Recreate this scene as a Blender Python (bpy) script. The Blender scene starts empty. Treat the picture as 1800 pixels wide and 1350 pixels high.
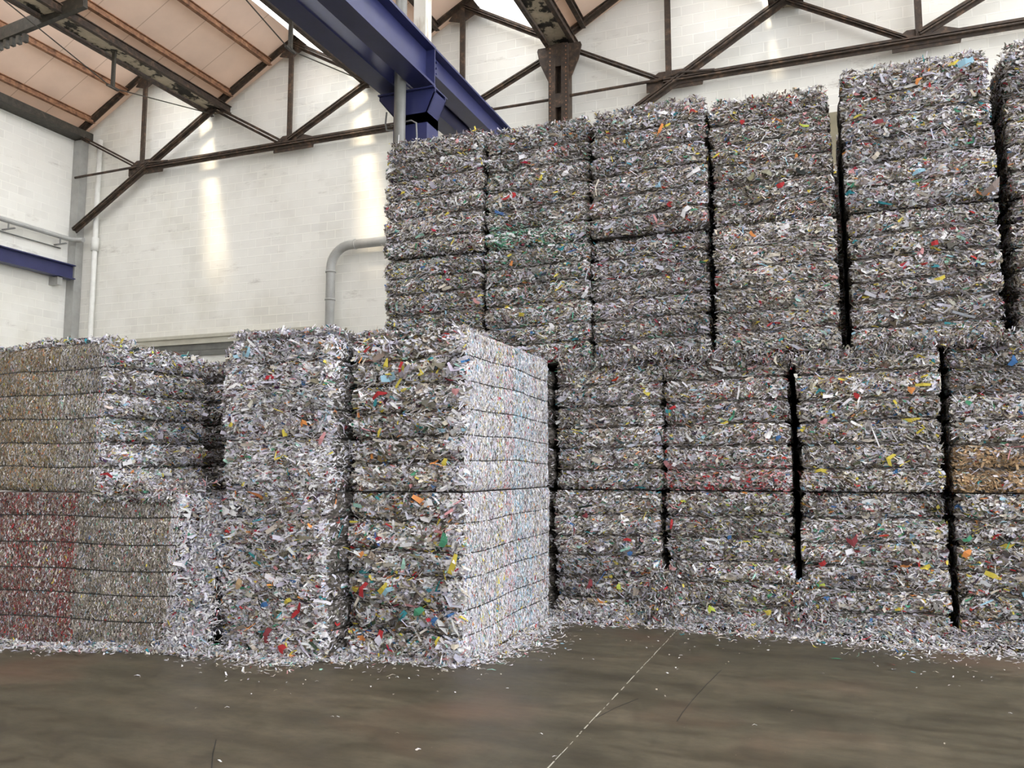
import bpy, math, random
import numpy as np

# ------------------------------------------------------------------ camera
SC = bpy.context.scene
EYE = 1.6
F_PX = 1456.0
PITCH = math.atan((823 - 675) / F_PX)
YAW = math.radians(20.83)
cam_data = bpy.data.cameras.new('camera')
cam = bpy.data.objects.new('camera', cam_data)
SC.collection.objects.link(cam)
cam.location = (0, 0, EYE)
cam.rotation_euler = (math.pi / 2 + PITCH, 0, YAW)
cam_data.sensor_width = 36
cam_data.lens = F_PX / 1800 * 36
cam_data.clip_end = 200
SC.camera = cam

# ------------------------------------------------------------------ sky, sun, exposure
world = bpy.data.worlds.new('overcast_sky')
SC.world = world
world.use_nodes = True
bg = world.node_tree.nodes['Background']
bg.inputs['Color'].default_value = (0.93, 0.96, 1.0, 1)
bg.inputs['Strength'].default_value = 3.0
sun_data = bpy.data.lights.new('sun', 'SUN')
sun = bpy.data.objects.new('sun', sun_data)
SC.collection.objects.link(sun)
sun_data.energy = 3.4
sun_data.color = (1.0, 0.83, 0.60)
sun_data.angle = math.radians(9)
sun.rotation_euler = (math.radians(42), 0, math.radians(-9))
SC.view_settings.view_transform = 'Standard'
SC.view_settings.look = 'None'
SC.view_settings.gamma = 1
SC.view_settings.use_curve_mapping = False
SC.view_settings.exposure = 0.70
SC.cycles.use_denoising = True
SC.cycles.max_bounces = 8
SC.cycles.diffuse_bounces = 5

# ------------------------------------------------------------------ helpers
COL = SC.collection
K = 1.12          # the hall is measured at 15.8 m and stands a little further off


def S(x, y, z):
    return (x * K, y * K, EYE + (z - EYE) * K)


def ray(px, py):
    x = (px - 900) / F_PX
    y = -(py - 675) / F_PX
    fw = math.cos(PITCH) - y * math.sin(PITCH)
    up = math.sin(PITCH) + y * math.cos(PITCH)
    return (x * math.cos(YAW) - fw * math.sin(YAW), x * math.sin(YAW) + fw * math.cos(YAW), up)


def on_floor(px, py):
    r = ray(px, py)
    t = -EYE / r[2]
    return (r[0] * t, r[1] * t)


def on_plane(px, py, Y):
    r = ray(px, py)
    t = Y / r[1]
    return (r[0] * t, Y, EYE + r[2] * t)


def tag(o, label=None, cat=None, group=None, kind=None):
    if label: o['label'] = label
    if cat: o['category'] = cat
    if group: o['group'] = group
    if kind: o['kind'] = kind
    return o


def empty(name, loc=(0, 0, 0), rz=0):
    o = bpy.data.objects.new(name, None)
    COL.objects.link(o)
    o.location = loc
    o.rotation_euler = (0, 0, rz)
    o.empty_display_size = 0.2
    return o


def link(name, me, parent=None):
    o = bpy.data.objects.new(name, me)
    COL.objects.link(o)
    if parent is not None:
        o.parent = parent
    return o


def np_mesh(name, V, Q, mats, midx=None, col=None, smooth=False):
    """quads only; col per quad"""
    me = bpy.data.meshes.new(name)
    V = np.asarray(V, dtype=np.float32)
    Q = np.asarray(Q, dtype=np.int32)
    me.vertices.add(len(V))
    me.vertices.foreach_set('co', V.ravel())
    me.loops.add(Q.size)
    me.loops.foreach_set('vertex_index', Q.ravel())
    me.polygons.add(len(Q))
    me.polygons.foreach_set('loop_start', np.arange(0, Q.size, 4, dtype=np.int32))
    for m in mats:
        me.materials.append(m)
    if midx is not None:
        me.polygons.foreach_set('material_index', np.asarray(midx, dtype=np.int32))
    if smooth is not False:
        s = np.ones(len(Q), dtype=bool) if smooth is True else np.asarray(smooth, dtype=bool)
        me.polygons.foreach_set('use_smooth', s)
    else:
        me.polygons.foreach_set('use_smooth', np.zeros(len(Q), dtype=bool))
    if col is not None:
        a = me.color_attributes.new('Col', 'FLOAT_COLOR', 'CORNER')
        c = np.ones((len(Q), 4, 4), dtype=np.float32)
        c[:, :, :3] = np.asarray(col, dtype=np.float32)[:, None, :]
        a.data.foreach_set('color', c.ravel())
    me.update(calc_edges=True)
    return me


class MB:
    """collects boxes, bars and tubes and links them as one mesh object"""
    def __init__(self):
        self.v = []
        self.f = []

    def add(self, vs, fs):
        n = len(self.v)
        self.v += [tuple(p) for p in vs]
        self.f += [tuple(n + i for i in f) for f in fs]

    def box(self, a, b):
        x0, y0, z0 = a
        x1, y1, z1 = b
        self.add([(x0, y0, z0), (x1, y0, z0), (x1, y1, z0), (x0, y1, z0), (x0, y0, z1), (x1, y0, z1), (x1, y1, z1), (x0, y1, z1)],
                 [(0, 3, 2, 1), (4, 5, 6, 7), (0, 1, 5, 4), (1, 2, 6, 5), (2, 3, 7, 6), (3, 0, 4, 7)])

    def extrude(self, p, q, prof, up=(0, 1, 0)):
        """profile (u, v) swept from p to q; v follows 'up' as far as it can, u across"""
        p = np.array(p, float); q = np.array(q, float)
        d = q - p; d /= np.linalg.norm(d)
        up = np.array(up, float)
        v = up - d * up.dot(d)
        if np.linalg.norm(v) < 1e-4:
            v = np.array((1, 0, 0)) - d * d[0]
        v /= np.linalg.norm(v)
        u = np.cross(v, d)
        n = len(prof)
        vs = [p + u * a + v * b for a, b in prof] + [q + u * a + v * b for a, b in prof]
        fs = [(i, (i + 1) % n, n + (i + 1) % n, n + i) for i in range(n)]
        fs += [tuple(range(n - 1, -1, -1)), tuple(range(n, 2 * n))]
        self.add(vs, fs)

    def bar(self, p, q, w, h, up=(0, 1, 0)):
        self.extrude(p, q, [(-w / 2, -h / 2), (w / 2, -h / 2), (w / 2, h / 2), (-w / 2, h / 2)], up)

    def ibeam(self, p, q, w, h, up=(0, 0, 1), t=None):
        t = t or 0.09 * h
        k = t * 0.35
        W, Hh = w / 2, h / 2
        self.extrude(p, q, [(-W, -Hh), (W, -Hh), (W, -Hh + t), (k, -Hh + t), (k, Hh - t), (W, Hh - t), (W, Hh), (-W, Hh),
                            (-W, Hh - t), (-k, Hh - t), (-k, -Hh + t), (-W, -Hh + t)], up)

    def angle2(self, p, q, w, up=(0, -1, 0)):
        """pair of angle irons back to back with a slit between"""
        t = w * 0.16
        for s in (-1, 1):
            g = 0.012 * s
            pr = [(g, 0), (g + s * w / 2, 0), (g + s * w / 2, t), (g + s * t, t), (g + s * t, w * 0.6), (g, w * 0.6)]
            if s < 0: pr = pr[::-1]
            self.extrude(p, q, pr, up)

    def tube(self, pts, r, n=12):
        pts = [np.array(p, float) for p in pts]
        rings = []
        prev = None
        for i, p in enumerate(pts):
            d = (pts[min(i + 1, len(pts) - 1)] - pts[max(i - 1, 0)])
            d /= np.linalg.norm(d)
            if prev is None:
                a = np.array((0, 0, 1.0)) if abs(d[2]) < 0.9 else np.array((1.0, 0, 0))
            else:
                a = prev
            u = a - d * a.dot(d); u /= np.linalg.norm(u)
            prev = u
            v = np.cross(d, u)
            rr = r[i] if hasattr(r, '__len__') else r
            rings.append([p + rr * (math.cos(2 * math.pi * k / n) * u + math.sin(2 * math.pi * k / n) * v) for k in range(n)])
        vs = [q for R in rings for q in R]
        fs = []
        for i in range(len(pts) - 1):
            for k in range(n):
                a, b = i * n + k, i * n + (k + 1) % n
                fs.append((a, b, b + n, a + n))
        fs += [tuple(range(n - 1, -1, -1)), tuple(range((len(pts) - 1) * n, len(pts) * n))]
        self.add(vs, fs)

    def prism(self, poly, y0, y1):
        """(x, z) polygon given thickness along y"""
        n = len(poly)
        vs = [(x, y0, z) for x, z in poly] + [(x, y1, z) for x, z in poly]
        fs = [(i, (i + 1) % n, n + (i + 1) % n, n + i) for i in range(n)] + [tuple(range(n - 1, -1, -1)), tuple(range(n, 2 * n))]
        self.add(vs, fs)

    def build(self, name, mat, parent=None, smooth=False):
        me = bpy.data.meshes.new(name)
        me.from_pydata(self.v, [], self.f)
        me.materials.append(mat)
        me.update()
        import bmesh
        bm = bmesh.new(); bm.from_mesh(me)
        bmesh.ops.recalc_face_normals(bm, faces=bm.faces)
        bm.to_mesh(me); bm.free()
        if smooth:
            for p in me.polygons:
                p.use_smooth = len(p.vertices) == 4
        return link(name, me, parent)


# ------------------------------------------------------------------ materials
def newmat(name):
    m = bpy.data.materials.new(name)
    m.use_nodes = True
    nt = m.node_tree
    return m, nt, nt.nodes['Principled BSDF'], nt.nodes['Material Output']


def N(nt, kind, **kw):
    n = nt.nodes.new(kind)
    for k, v in kw.items():
        setattr(n, k, v)
    return n


def noise(nt, scale, detail=4, rough=0.6, vec=None, mapping=None):
    n = N(nt, 'ShaderNodeTexNoise')
    n.inputs['Scale'].default_value = scale
    n.inputs['Detail'].default_value = detail
    n.inputs['Roughness'].default_value = rough
    co = N(nt, 'ShaderNodeTexCoord')
    if mapping:
        mp = N(nt, 'ShaderNodeMapping')
        mp.inputs['Scale'].default_value = mapping
        nt.links.new(co.outputs['Object'], mp.inputs['Vector'])
        nt.links.new(mp.outputs['Vector'], n.inputs['Vector'])
    else:
        nt.links.new(co.outputs['Object'], n.inputs['Vector'])
    return n


def ramp(nt, src, stops):
    r = N(nt, 'ShaderNodeValToRGB')
    e = r.color_ramp.elements
    while len(e) < len(stops):
        e.new(0.5)
    for i, (p, c) in enumerate(stops):
        e[i].position = p
        e[i].color = (*c, 1) if len(c) == 3 else c
    nt.links.new(src, r.inputs['Fac'])
    return r


def mix(nt, fac, a, b, mode='MIX'):
    m = N(nt, 'ShaderNodeMix', data_type='RGBA', blend_type=mode)
    for s, v in ((0, fac), (6, a), (7, b)):
        if hasattr(v, 'links') or hasattr(v, 'is_output'):
            nt.links.new(v, m.inputs[s])
        else:
            m.inputs[s].default_value = v if s == 0 else (*v, 1)
    return m.outputs[2]


def bump(nt, height, strength, dist, bsdf):
    b = N(nt, 'ShaderNodeBump')
    b.inputs['Strength'].default_value = strength
    b.inputs['Distance'].default_value = dist
    nt.links.new(height, b.inputs['Height'])
    nt.links.new(b.outputs['Normal'], bsdf.inputs['Normal'])
    return b


def blotchy(name, stops, scale=3.0, rough=0.6, bumps=0.15, metallic=0.0, mapping=None, detail=6):
    m, nt, b, o = newmat(name)
    n = noise(nt, scale, detail, 0.65, mapping=mapping)
    r = ramp(nt, n.outputs['Fac'], stops)
    nt.links.new(r.outputs['Color'], b.inputs['Base Color'])
    b.inputs['Roughness'].default_value = rough
    b.inputs['Metallic'].default_value = metallic
    if bumps:
        bump(nt, n.outputs['Fac'], bumps, 0.02, b)
    return m


def wall_material(name, axis):
    """painted concrete block wall, joints proud of paint; axis = which way the wall runs"""
    m, nt, b, o = newmat(name)
    co = N(nt, 'ShaderNodeTexCoord')
    sep = N(nt, 'ShaderNodeSeparateXYZ')
    cmb = N(nt, 'ShaderNodeCombineXYZ')
    nt.links.new(co.outputs['Object'], sep.inputs[0])
    nt.links.new(sep.outputs['X' if axis == 'x' else 'Y'], cmb.inputs['X'])
    nt.links.new(sep.outputs['Z'], cmb.inputs['Y'])
    br = N(nt, 'ShaderNodeTexBrick')
    br.inputs['Scale'].default_value = 1.0
    br.inputs['Brick Width'].default_value = 0.50
    br.inputs['Row Height'].default_value = 0.235
    br.inputs['Mortar Size'].default_value = 0.016
    br.inputs['Mortar Smooth'].default_value = 0.6
    br.inputs['Color1'].default_value = (0.73, 0.72, 0.675, 1)
    br.inputs['Color2'].default_value = (0.80, 0.79, 0.74, 1)
    br.inputs['Mortar'].default_value = (0.85, 0.84, 0.785, 1)
    nt.links.new(cmb.outputs[0], br.inputs['Vector'])
    n1 = noise(nt, 0.35, 5, 0.6)
    big = ramp(nt, n1.outputs['Fac'], [(0.36, (0.88, 0.87, 0.83)), (0.62, (1, 1, 1))])
    c = mix(nt, 1.0, br.outputs['Color'], big.outputs['Color'], 'MULTIPLY')
    # fade of the block pattern where paint is thick
    n2 = noise(nt, 0.8, 3, 0.6)
    f2 = ramp(nt, n2.outputs['Fac'], [(0.42, (0, 0, 0)), (0.62, (0.75, 0.75, 0.75))])
    c = mix(nt, f2.outputs['Color'], c, (0.80, 0.79, 0.735))
    # brown grime streaks, longer along the courses
    n3 = noise(nt, 1.6, 9, 0.72, mapping=(0.5, 0.5, 1.8))
    f3 = ramp(nt, n3.outputs['Fac'], [(0.60, (0, 0, 0)), (0.74, (0.75, 0.75, 0.75))])
    c = mix(nt, f3.outputs['Color'], c, (0.40, 0.37, 0.32))
    nt.links.new(c, b.inputs['Base Color'])
    b.inputs['Roughness'].default_value = 0.75
    bump(nt, br.outputs['Fac'], 0.25, 0.01, b)
    return m


M = {}
M['wall_x'] = wall_material('painted_block_wall', 'x')
M['wall_y'] = wall_material('painted_block_wall_side', 'y')
M['rust'] = blotchy('rusty_brown_steel', [(0.30, (0.022, 0.016, 0.012)), (0.54, (0.055, 0.036, 0.024)), (0.76, (0.19, 0.115, 0.07))], 7, 0.7, 0.3)
M['rust_orange'] = blotchy('orange_rust_steel', [(0.32, (0.12, 0.06, 0.035)), (0.55, (0.30, 0.15, 0.08)), (0.75, (0.50, 0.30, 0.17))], 6, 0.75, 0.3)
M['dark_steel'] = blotchy('dark_olive_steel', [(0.3, (0.020, 0.018, 0.014)), (0.6, (0.055, 0.048, 0.036)), (0.8, (0.14, 0.115, 0.08))], 8, 0.6, 0.2)
M['flaky'] = blotchy('flaking_gutter_paint', [(0.40, (0.012, 0.010, 0.008)), (0.47, (0.05, 0.042, 0.03)), (0.50, (0.42, 0.36, 0.27)), (0.7, (0.58, 0.50, 0.38))], 2.8, 0.85, 0.4, mapping=(1.0, 0.8, 1))
M['blue'] = blotchy('navy_blue_paint', [(0.3, (0.022, 0.026, 0.090)), (0.7, (0.031, 0.036, 0.122))], 3, 0.38, 0.03)
M['grey_pipe'] = blotchy('grey_pipe_paint', [(0.3, (0.30, 0.30, 0.28)), (0.7, (0.40, 0.40, 0.38))], 3, 0.35, 0.02)
M['stand'] = blotchy('dark_grey_pipe_paint', [(0.3, (0.16, 0.16, 0.15)), (0.7, (0.23, 0.23, 0.215))], 3, 0.35, 0.02)
M['conduit'] = blotchy('conduit_grey', [(0.3, (0.16, 0.16, 0.16)), (0.7, (0.26, 0.26, 0.25))], 5, 0.45, 0.02)
M['white_pipe'] = blotchy('white_pipe_paint', [(0.3, (0.62, 0.62, 0.58)), (0.7, (0.76, 0.76, 0.72))], 4, 0.5, 0.02)
M['old_white'] = blotchy('stained_white_paint', [(0.36, (0.22, 0.13, 0.07)), (0.46, (0.50, 0.44, 0.36)), (0.56, (0.68, 0.65, 0.58))], 5, 0.6, 0.1, mapping=(1, 1, 0.25))
M['beige'] = blotchy('beige_trim_paint', [(0.3, (0.42, 0.40, 0.33)), (0.7, (0.52, 0.50, 0.42))], 3, 0.6, 0.02)
M['shutter'] = blotchy('grey_shutter', [(0.3, (0.10, 0.10, 0.09)), (0.7, (0.17, 0.17, 0.155))], 3, 0.5, 0.02)
M['shutter_white'] = blotchy('white_door_panel', [(0.3, (0.66, 0.66, 0.62)), (0.7, (0.74, 0.74, 0.70))], 3, 0.5, 0.02)
M['olive'] = blotchy('olive_panel', [(0.3, (0.20, 0.18, 0.12)), (0.7, (0.28, 0.25, 0.17))], 3, 0.8, 0.1)
M['strap'] = blotchy('black_wire', [(0.3, (0.012, 0.011, 0.010)), (0.7, (0.03, 0.028, 0.025))], 8, 0.5, 0)


def translucent_sheet(name, front, trans, f, seams=False):
    m, nt, b, o = newmat(name)
    n = noise(nt, 0.9, 4, 0.6)
    r = ramp(nt, n.outputs['Fac'], [(0.3, tuple(c * 0.85 for c in front)), (0.7, front)])
    rc = r.outputs['Color']
    tc = ramp(nt, n.outputs['Fac'], [(0.3, tuple(c * 0.88 for c in trans)), (0.7, trans)]).outputs['Color']
    if seams:
        co = N(nt, 'ShaderNodeTexCoord')
        sp = N(nt, 'ShaderNodeSeparateXYZ')
        nt.links.new(co.outputs['Object'], sp.inputs[0])
        md = N(nt, 'ShaderNodeMath', operation='PINGPONG')
        md.inputs[1].default_value = 0.55
        nt.links.new(sp.outputs['Y'], md.inputs[0])
        lt = N(nt, 'ShaderNodeMath', operation='LESS_THAN')
        lt.inputs[1].default_value = 0.012
        nt.links.new(md.outputs[0], lt.inputs[0])
        ml = N(nt, 'ShaderNodeMath', operation='MULTIPLY')
        ml.inputs[1].default_value = 0.5
        nt.links.new(lt.outputs[0], ml.inputs[0])
        rc = mix(nt, ml.outputs[0], rc, (0.2, 0.15, 0.1))
        tc = mix(nt, ml.outputs[0], tc, (0.2, 0.15, 0.1))
    nt.links.new(rc, b.inputs['Base Color'])
    b.inputs['Roughness'].default_value = 0.7
    t = N(nt, 'ShaderNodeBsdfTranslucent')
    nt.links.new(tc, t.inputs['Color'])
    mx = N(nt, 'ShaderNodeMixShader')
    mx.inputs[0].default_value = f
    nt.links.new(b.outputs[0], mx.inputs[1])
    nt.links.new(t.outputs[0], mx.inputs[2])
    nt.links.new(mx.outputs[0], o.inputs['Surface'])
    return m


M['roof'] = translucent_sheet('pink_roof_sheet', (0.62, 0.54, 0.47), (0.80, 0.64, 0.53), 0.24, True)
M['glazing'] = translucent_sheet('frosted_roof_glazing', (0.85, 0.87, 0.88), (0.97, 0.98, 1.0), 0.95)


def floor_material():
    m, nt, b, o = newmat('worn_concrete_floor')
    n1 = noise(nt, 0.45, 7, 0.62, mapping=(1, 1.6, 1))
    c = ramp(nt, n1.outputs['Fac'], [(0.30, (0.056, 0.049, 0.031)), (0.50, (0.096, 0.083, 0.054)), (0.70, (0.148, 0.122, 0.082))]).outputs['Color']
    n2 = noise(nt, 2.2, 9, 0.7, mapping=(0.6, 1.8, 1))
    f2 = ramp(nt, n2.outputs['Fac'], [(0.36, (0.66, 0.64, 0.60)), (0.56, (1.06, 1.06, 1.06))]).outputs['Color']
    c = mix(nt, 1.0, c, f2, 'MULTIPLY')
    n5 = noise(nt, 9.0, 8, 0.75, mapping=(0.8, 1.3, 1))
    f5 = ramp(nt, n5.outputs['Fac'], [(0.36, (0.72, 0.71, 0.69)), (0.60, (1.08, 1.08, 1.08))]).outputs['Color']
    c = mix(nt, 1.0, c, f5, 'MULTIPLY')
    n6 = noise(nt, 1.3, 10, 0.8, mapping=(1.4, 3.0, 1))
    f6 = ramp(nt, n6.outputs['Fac'], [(0.28, (0.45, 0.43, 0.40)), (0.36, (1, 1, 1))]).outputs['Color']
    c = mix(nt, 1.0, c, f6, 'MULTIPLY')
    # reddish stains
    n3 = noise(nt, 0.7, 3, 0.5)
    f3 = ramp(nt, n3.outputs['Fac'], [(0.54, (0, 0, 0)), (0.70, (0.50, 0.50, 0.50))]).outputs['Color']
    c = mix(nt, f3, c, (0.15, 0.085, 0.055))
    # pale specks of dust
    v = N(nt, 'ShaderNodeTexVoronoi')
    v.inputs['Scale'].default_value = 9
    co = N(nt, 'ShaderNodeTexCoord')
    nt.links.new(co.outputs['Object'], v.inputs['Vector'])
    f4 = ramp(nt, v.outputs['Distance'], [(0.02, (0.5, 0.5, 0.5)), (0.045, (0, 0, 0))]).outputs['Color']
    c = mix(nt, f4, c, (0.4, 0.36, 0.3))
    nt.links.new(c, b.inputs['Base Color'])
    r = ramp(nt, n2.outputs['Fac'], [(0.3, (0.36, 0.36, 0.36)), (0.7, (0.56, 0.56, 0.56))]).outputs['Color']
    nt.links.new(r, b.inputs['Roughness'])
    b.inputs['Specular IOR Level'].default_value = 0.42
    bump(nt, n2.outputs['Fac'], 0.12, 0.01, b)
    return m


M['floor'] = floor_material()


def paper_material():
    m, nt, b, o = newmat('shredded_paper')
    a = N(nt, 'ShaderNodeAttribute')
    a.attribute_name = 'Col'
    nt.links.new(a.outputs['Color'], b.inputs['Base Color'])
    b.inputs['Roughness'].default_value = 0.75
    b.inputs['Specular IOR Level'].default_value = 0.25
    t = N(nt, 'ShaderNodeBsdfTranslucent')
    nt.links.new(a.outputs['Color'], t.inputs['Color'])
    mx = N(nt, 'ShaderNodeMixShader')
    mx.inputs[0].default_value = 0.15
    nt.links.new(b.outputs[0], mx.inputs[1])
    nt.links.new(t.outputs[0], mx.inputs[2])
    nt.links.new(mx.outputs[0], o.inputs['Surface'])
    return m


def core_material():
    m, nt, b, o = newmat('packed_paper_gap_shade')
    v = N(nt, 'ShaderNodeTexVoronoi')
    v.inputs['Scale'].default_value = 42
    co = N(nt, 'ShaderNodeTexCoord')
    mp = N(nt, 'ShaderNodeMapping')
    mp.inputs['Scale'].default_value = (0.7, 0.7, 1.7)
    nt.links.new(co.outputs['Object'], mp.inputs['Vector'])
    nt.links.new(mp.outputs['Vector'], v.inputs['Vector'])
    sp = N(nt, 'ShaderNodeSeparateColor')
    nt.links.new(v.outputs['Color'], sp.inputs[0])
    r = ramp(nt, sp.outputs[0], [(0.0, (0.03, 0.025, 0.02)), (0.5, (0.08, 0.07, 0.06)), (0.85, (0.18, 0.16, 0.145)), (1.0, (0.34, 0.32, 0.33))])  # packed paper darkened in colour to stand in for shade between flakes
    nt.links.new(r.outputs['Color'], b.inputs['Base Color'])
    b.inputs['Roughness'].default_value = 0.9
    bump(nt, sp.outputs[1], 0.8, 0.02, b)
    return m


M['paper'] = paper_material()
M['core'] = core_material()

# ------------------------------------------------------------------ the hall
WY = 16.05           # back wall, hall coordinates
LX = -18.55          # left wall
PAN = 2.238          # truss panel
A0 = -18.35
RX = 8.6


def mb_box(a, b, name, mat, parent=None):
    m = MB(); m.box(a, b); return m.build(name, mat, parent)


RXW = RX * K
tag(mb_box((LX * K - 1, -11, -0.2), (30, WY * K + 1, 0), 'floor', M['floor']), kind='structure',
    label='worn brown concrete floor with a pale expansion joint')
tag(mb_box((LX * K, WY * K, -0.1), (RXW + 8, WY * K + 0.25, 13.6), 'wall_back', M['wall_x']), kind='structure',
    label='white painted concrete block wall behind the bales')
tag(mb_box((LX * K - 0.25, -11, -0.1), (LX * K, WY * K + 0.25, S(0, 0, 10.35)[2]), 'wall_left', M['wall_y']), kind='structure',
    label='white painted block wall on the left')
tag(mb_box((LX * K, -11.2, -0.1), (RXW, -11, 13.6), 'wall_rear', M['wall_x']), kind='structure')

# floor joint: a narrow strip of pale crumbled filler
rng = random.Random(3)
mj = MB()
y = 2.6
while y < 8.45:
    l = rng.uniform(0.02, 0.14)
    w = rng.uniform(0.003, 0.008)
    x = -1.467 + rng.uniform(-.003, .003)
    mj.box((x - w / 2, y, -0.002), (x + w / 2, y + l, 0.0015))
    y += l + rng.choice((0.01, 0.03, 0.05, 0.09))
tag(mj.build('trim_1', M['beige']), kind='structure', label='pale expansion joint line across the floor')

# hairline cracks in the slab
mj = MB()
for pl in ([(1268, 1178), (1240, 1205), (1216, 1232), (1200, 1252), (1190, 1268)], [(1048, 1262), (1080, 1245), (1122, 1228)], [(372, 1350), (374, 1325), (380, 1300)]):
    pts = [on_floor(*q) for q in pl]
    for p, q in zip(pts[:-1], pts[1:]):
        mj.bar((p[0], p[1], 0), (q[0], q[1], 0), 0.006, 0.002, up=(0, 0, 1))
tag(mj.build('trim_4', M['strap']), kind='structure', label='thin dark cracks in the concrete floor')

# roof: three gables a span, sheeted left slope, glazed right slope
rv, rf, wi = [], [], 1
gables = [A0 + i * 2 * PAN for i in range(7)]
YB = -9.6
mr = MB()
for a in gables:
    p = [(a - 0.12, 10.52), (a + 2.78, 12.08)]
    mr.prism([(S(x, 0, z)[0], S(x, 0, z)[2]) for x, z in (p[0], p[1], (p[1][0], p[1][1] + 0.05), (p[0][0], p[0][1] + 0.05))], YB * K, WY * K)
tag(mr.build('ceiling', M['roof']), kind='structure', label='sloping pinkish translucent roof sheets')
for gi, a in enumerate(gables):
    mg = MB()
    t0, t1 = (a + 2.60, 11.64), (a + 4.42, 10.60)

    def gp(t):
        return (t0[0] + (t1[0] - t0[0]) * t, t0[1] + (t1[1] - t0[1]) * t)
    slot = gi in (0, 1, 3, 2)  # gaps made up in the glazing so the sun draws stripes on wall_back
    mg.prism([(S(x, 0, z)[0], S(x, 0, z)[2]) for x, z in ((a + 2.60, 11.64), (a + 2.80, 12.06), (a + 2.83, 12.06), (a + 2.63, 11.64))], YB * K, WY * K)
    def strip(ta, tb, y0, y1):
        q = [gp(ta), gp(tb)]
        pts = [q[0], q[1], (q[1][0], q[1][1] + 0.02), (q[0][0], q[0][1] + 0.02)]
        mg.prism([(S(x, 0, z)[0], S(x, 0, z)[2]) for x, z in pts], y0 * K, y1 * K)
    if slot:
        strip(0, 1, YB, 12.0)
        w0, w1 = [(0.60, 0.94), (0.55, 0.85), (0.86, 0.96), (0.78, 0.99)][gi]
        strip(0, w0, 12.0, WY)
        strip(w1, 1, 12.0, WY)
    else:
        strip(0, 1, YB, WY)
    tag(mg.build('window_%d' % wi, M['glazing']), kind='structure', label='bright frosted roof glazing strip')
    wi += 1

# purlins along the hall under each sheeted slope
for gi, a in enumerate(gables[:4]):
    for j, (dx, lab) in enumerate(((0.5, 'lowest'), (1.62, 'middle'), (2.62, 'topmost'))):
        z = 10.52 + (dx + 0.12) * 1.56 / 2.9 - 0.11
        mp_ = MB()
        mp_.ibeam(S(a + dx, YB, z), S(a + dx, WY - 0.25, z), 0.11, 0.17, up=(0, 0, 1), t=0.018)
        o = mp_.build('purlin', M['rust_orange'] if gi < 2 else M['rust'])
        where = ['first roof slope from the left wall', 'second roof slope from the left wall', 'roof slope behind the blue beam', 'roof slope right of the rusty column'][gi]
        tag(o, 'rusty %s steel purlin under the %s' % (lab, where), 'purlin', 'roof purlins')

# valley gutters with their edge beams
for gi, (a, where) in enumerate(((A0 + 2 * PAN, 'left of the roof'), (A0 + 4 * PAN, 'above the blue beam'), (A0 + 6 * PAN, 'over the rusty column'), (A0 + 8 * PAN, 'at the upper right'))):
    root = empty('valley_gutter', S(a, 15.5, 10.4))
    g = MB()
    x0, x1 = a - 0.22, a + 0.22
    g.prism([(S(x, 0, z)[0], S(x, 0, z)[2]) for x, z in ((x0, 10.44), (x1, 10.44), (x1, 10.48), (x0, 10.48))], YB * K, WY * K)
    o = g.build('gutter_pan', M['flaky'], root); o.matrix_parent_inverse = root.matrix_world.inverted()
    o.location = [-c for c in root.location]
    for s in (-1, 1):
        g = MB()
        g.ibeam(S(a + s * 0.27, YB, 10.46), S(a + s * 0.27, WY - 0.02, 10.46), 0.10, 0.20, t=0.02)
        o = g.build('edge_beam', M['rust'], root)
        o.location = [-c for c in root.location]
    for ch in root.children:
        ch.matrix_parent_inverse.identity()
    tag(root, 'dark flaking valley gutter between rusty edge beams, %s' % where, 'gutter', 'valley gutters')
    if gi < 2:
        r2 = empty('truss_rod', S(a, 12.7, 9.9))
        t = MB()
        pz = 9.62
        t.tube([S(a, 9.6, 10.3), S(a, 12.62, pz), S(a, 12.78, pz), S(a, 15.6, 10.25)], 0.014, 8)
        q = t.build('rod', M['dark_steel'], r2, True); q.location = [-c for c in r2.location]
        t = MB(); t.bar(S(a, 12.7, pz), S(a, 12.7, 10.4), 0.09, 0.05, up=(0, 1, 0))
        t.box(tuple(np.array(S(a, 12.55, pz)) - (0.03, 0, 0.03)), tuple(np.array(S(a, 12.85, pz)) + (0.03, 0, 0.02)))
        q = t.build('post', M['dark_steel'], r2); q.location = [-c for c in r2.location]
        tag(r2, 'thin tie rod bent over a short post %s' % ('below the left valley gutter' if gi == 0 else 'beside the blue beam'), 'tie rod')

# dark eaves beam along the left wall
g = MB()
g.prism([(S(x, 0, z)[0], S(x, 0, z)[2]) for x, z in ((LX, 10.32), (LX + 0.42, 10.32), (LX + 0.42, 10.52), (LX, 10.52))], YB * K, WY * K)
tag(g.build('trim_2', M['dark_steel']), kind='structure', label='dark eaves beam on top of the left wall')

# short dark rafter crossing at the top left
p = on_plane(-60, 88, 11.2 * K); q = on_plane(150, 2, 11.2 * K)
g = MB(); g.bar(p, q, 0.30, 0.12, up=(0, 1, 0))
for i in range(7):
    c = on_plane(-22 + i * 11, 90 - i * 3.4, 11.2 * K)
    g.box((c[0] - 0.04, c[1] - 0.05, c[2] - 0.06), (c[0] + 0.05, c[1] + 0.05, c[2] + 0.12))
tag(g.build('cross_beam', M['dark_steel']), 'dark ragged edged roof beam crossing the upper left corner', 'beam')


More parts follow.
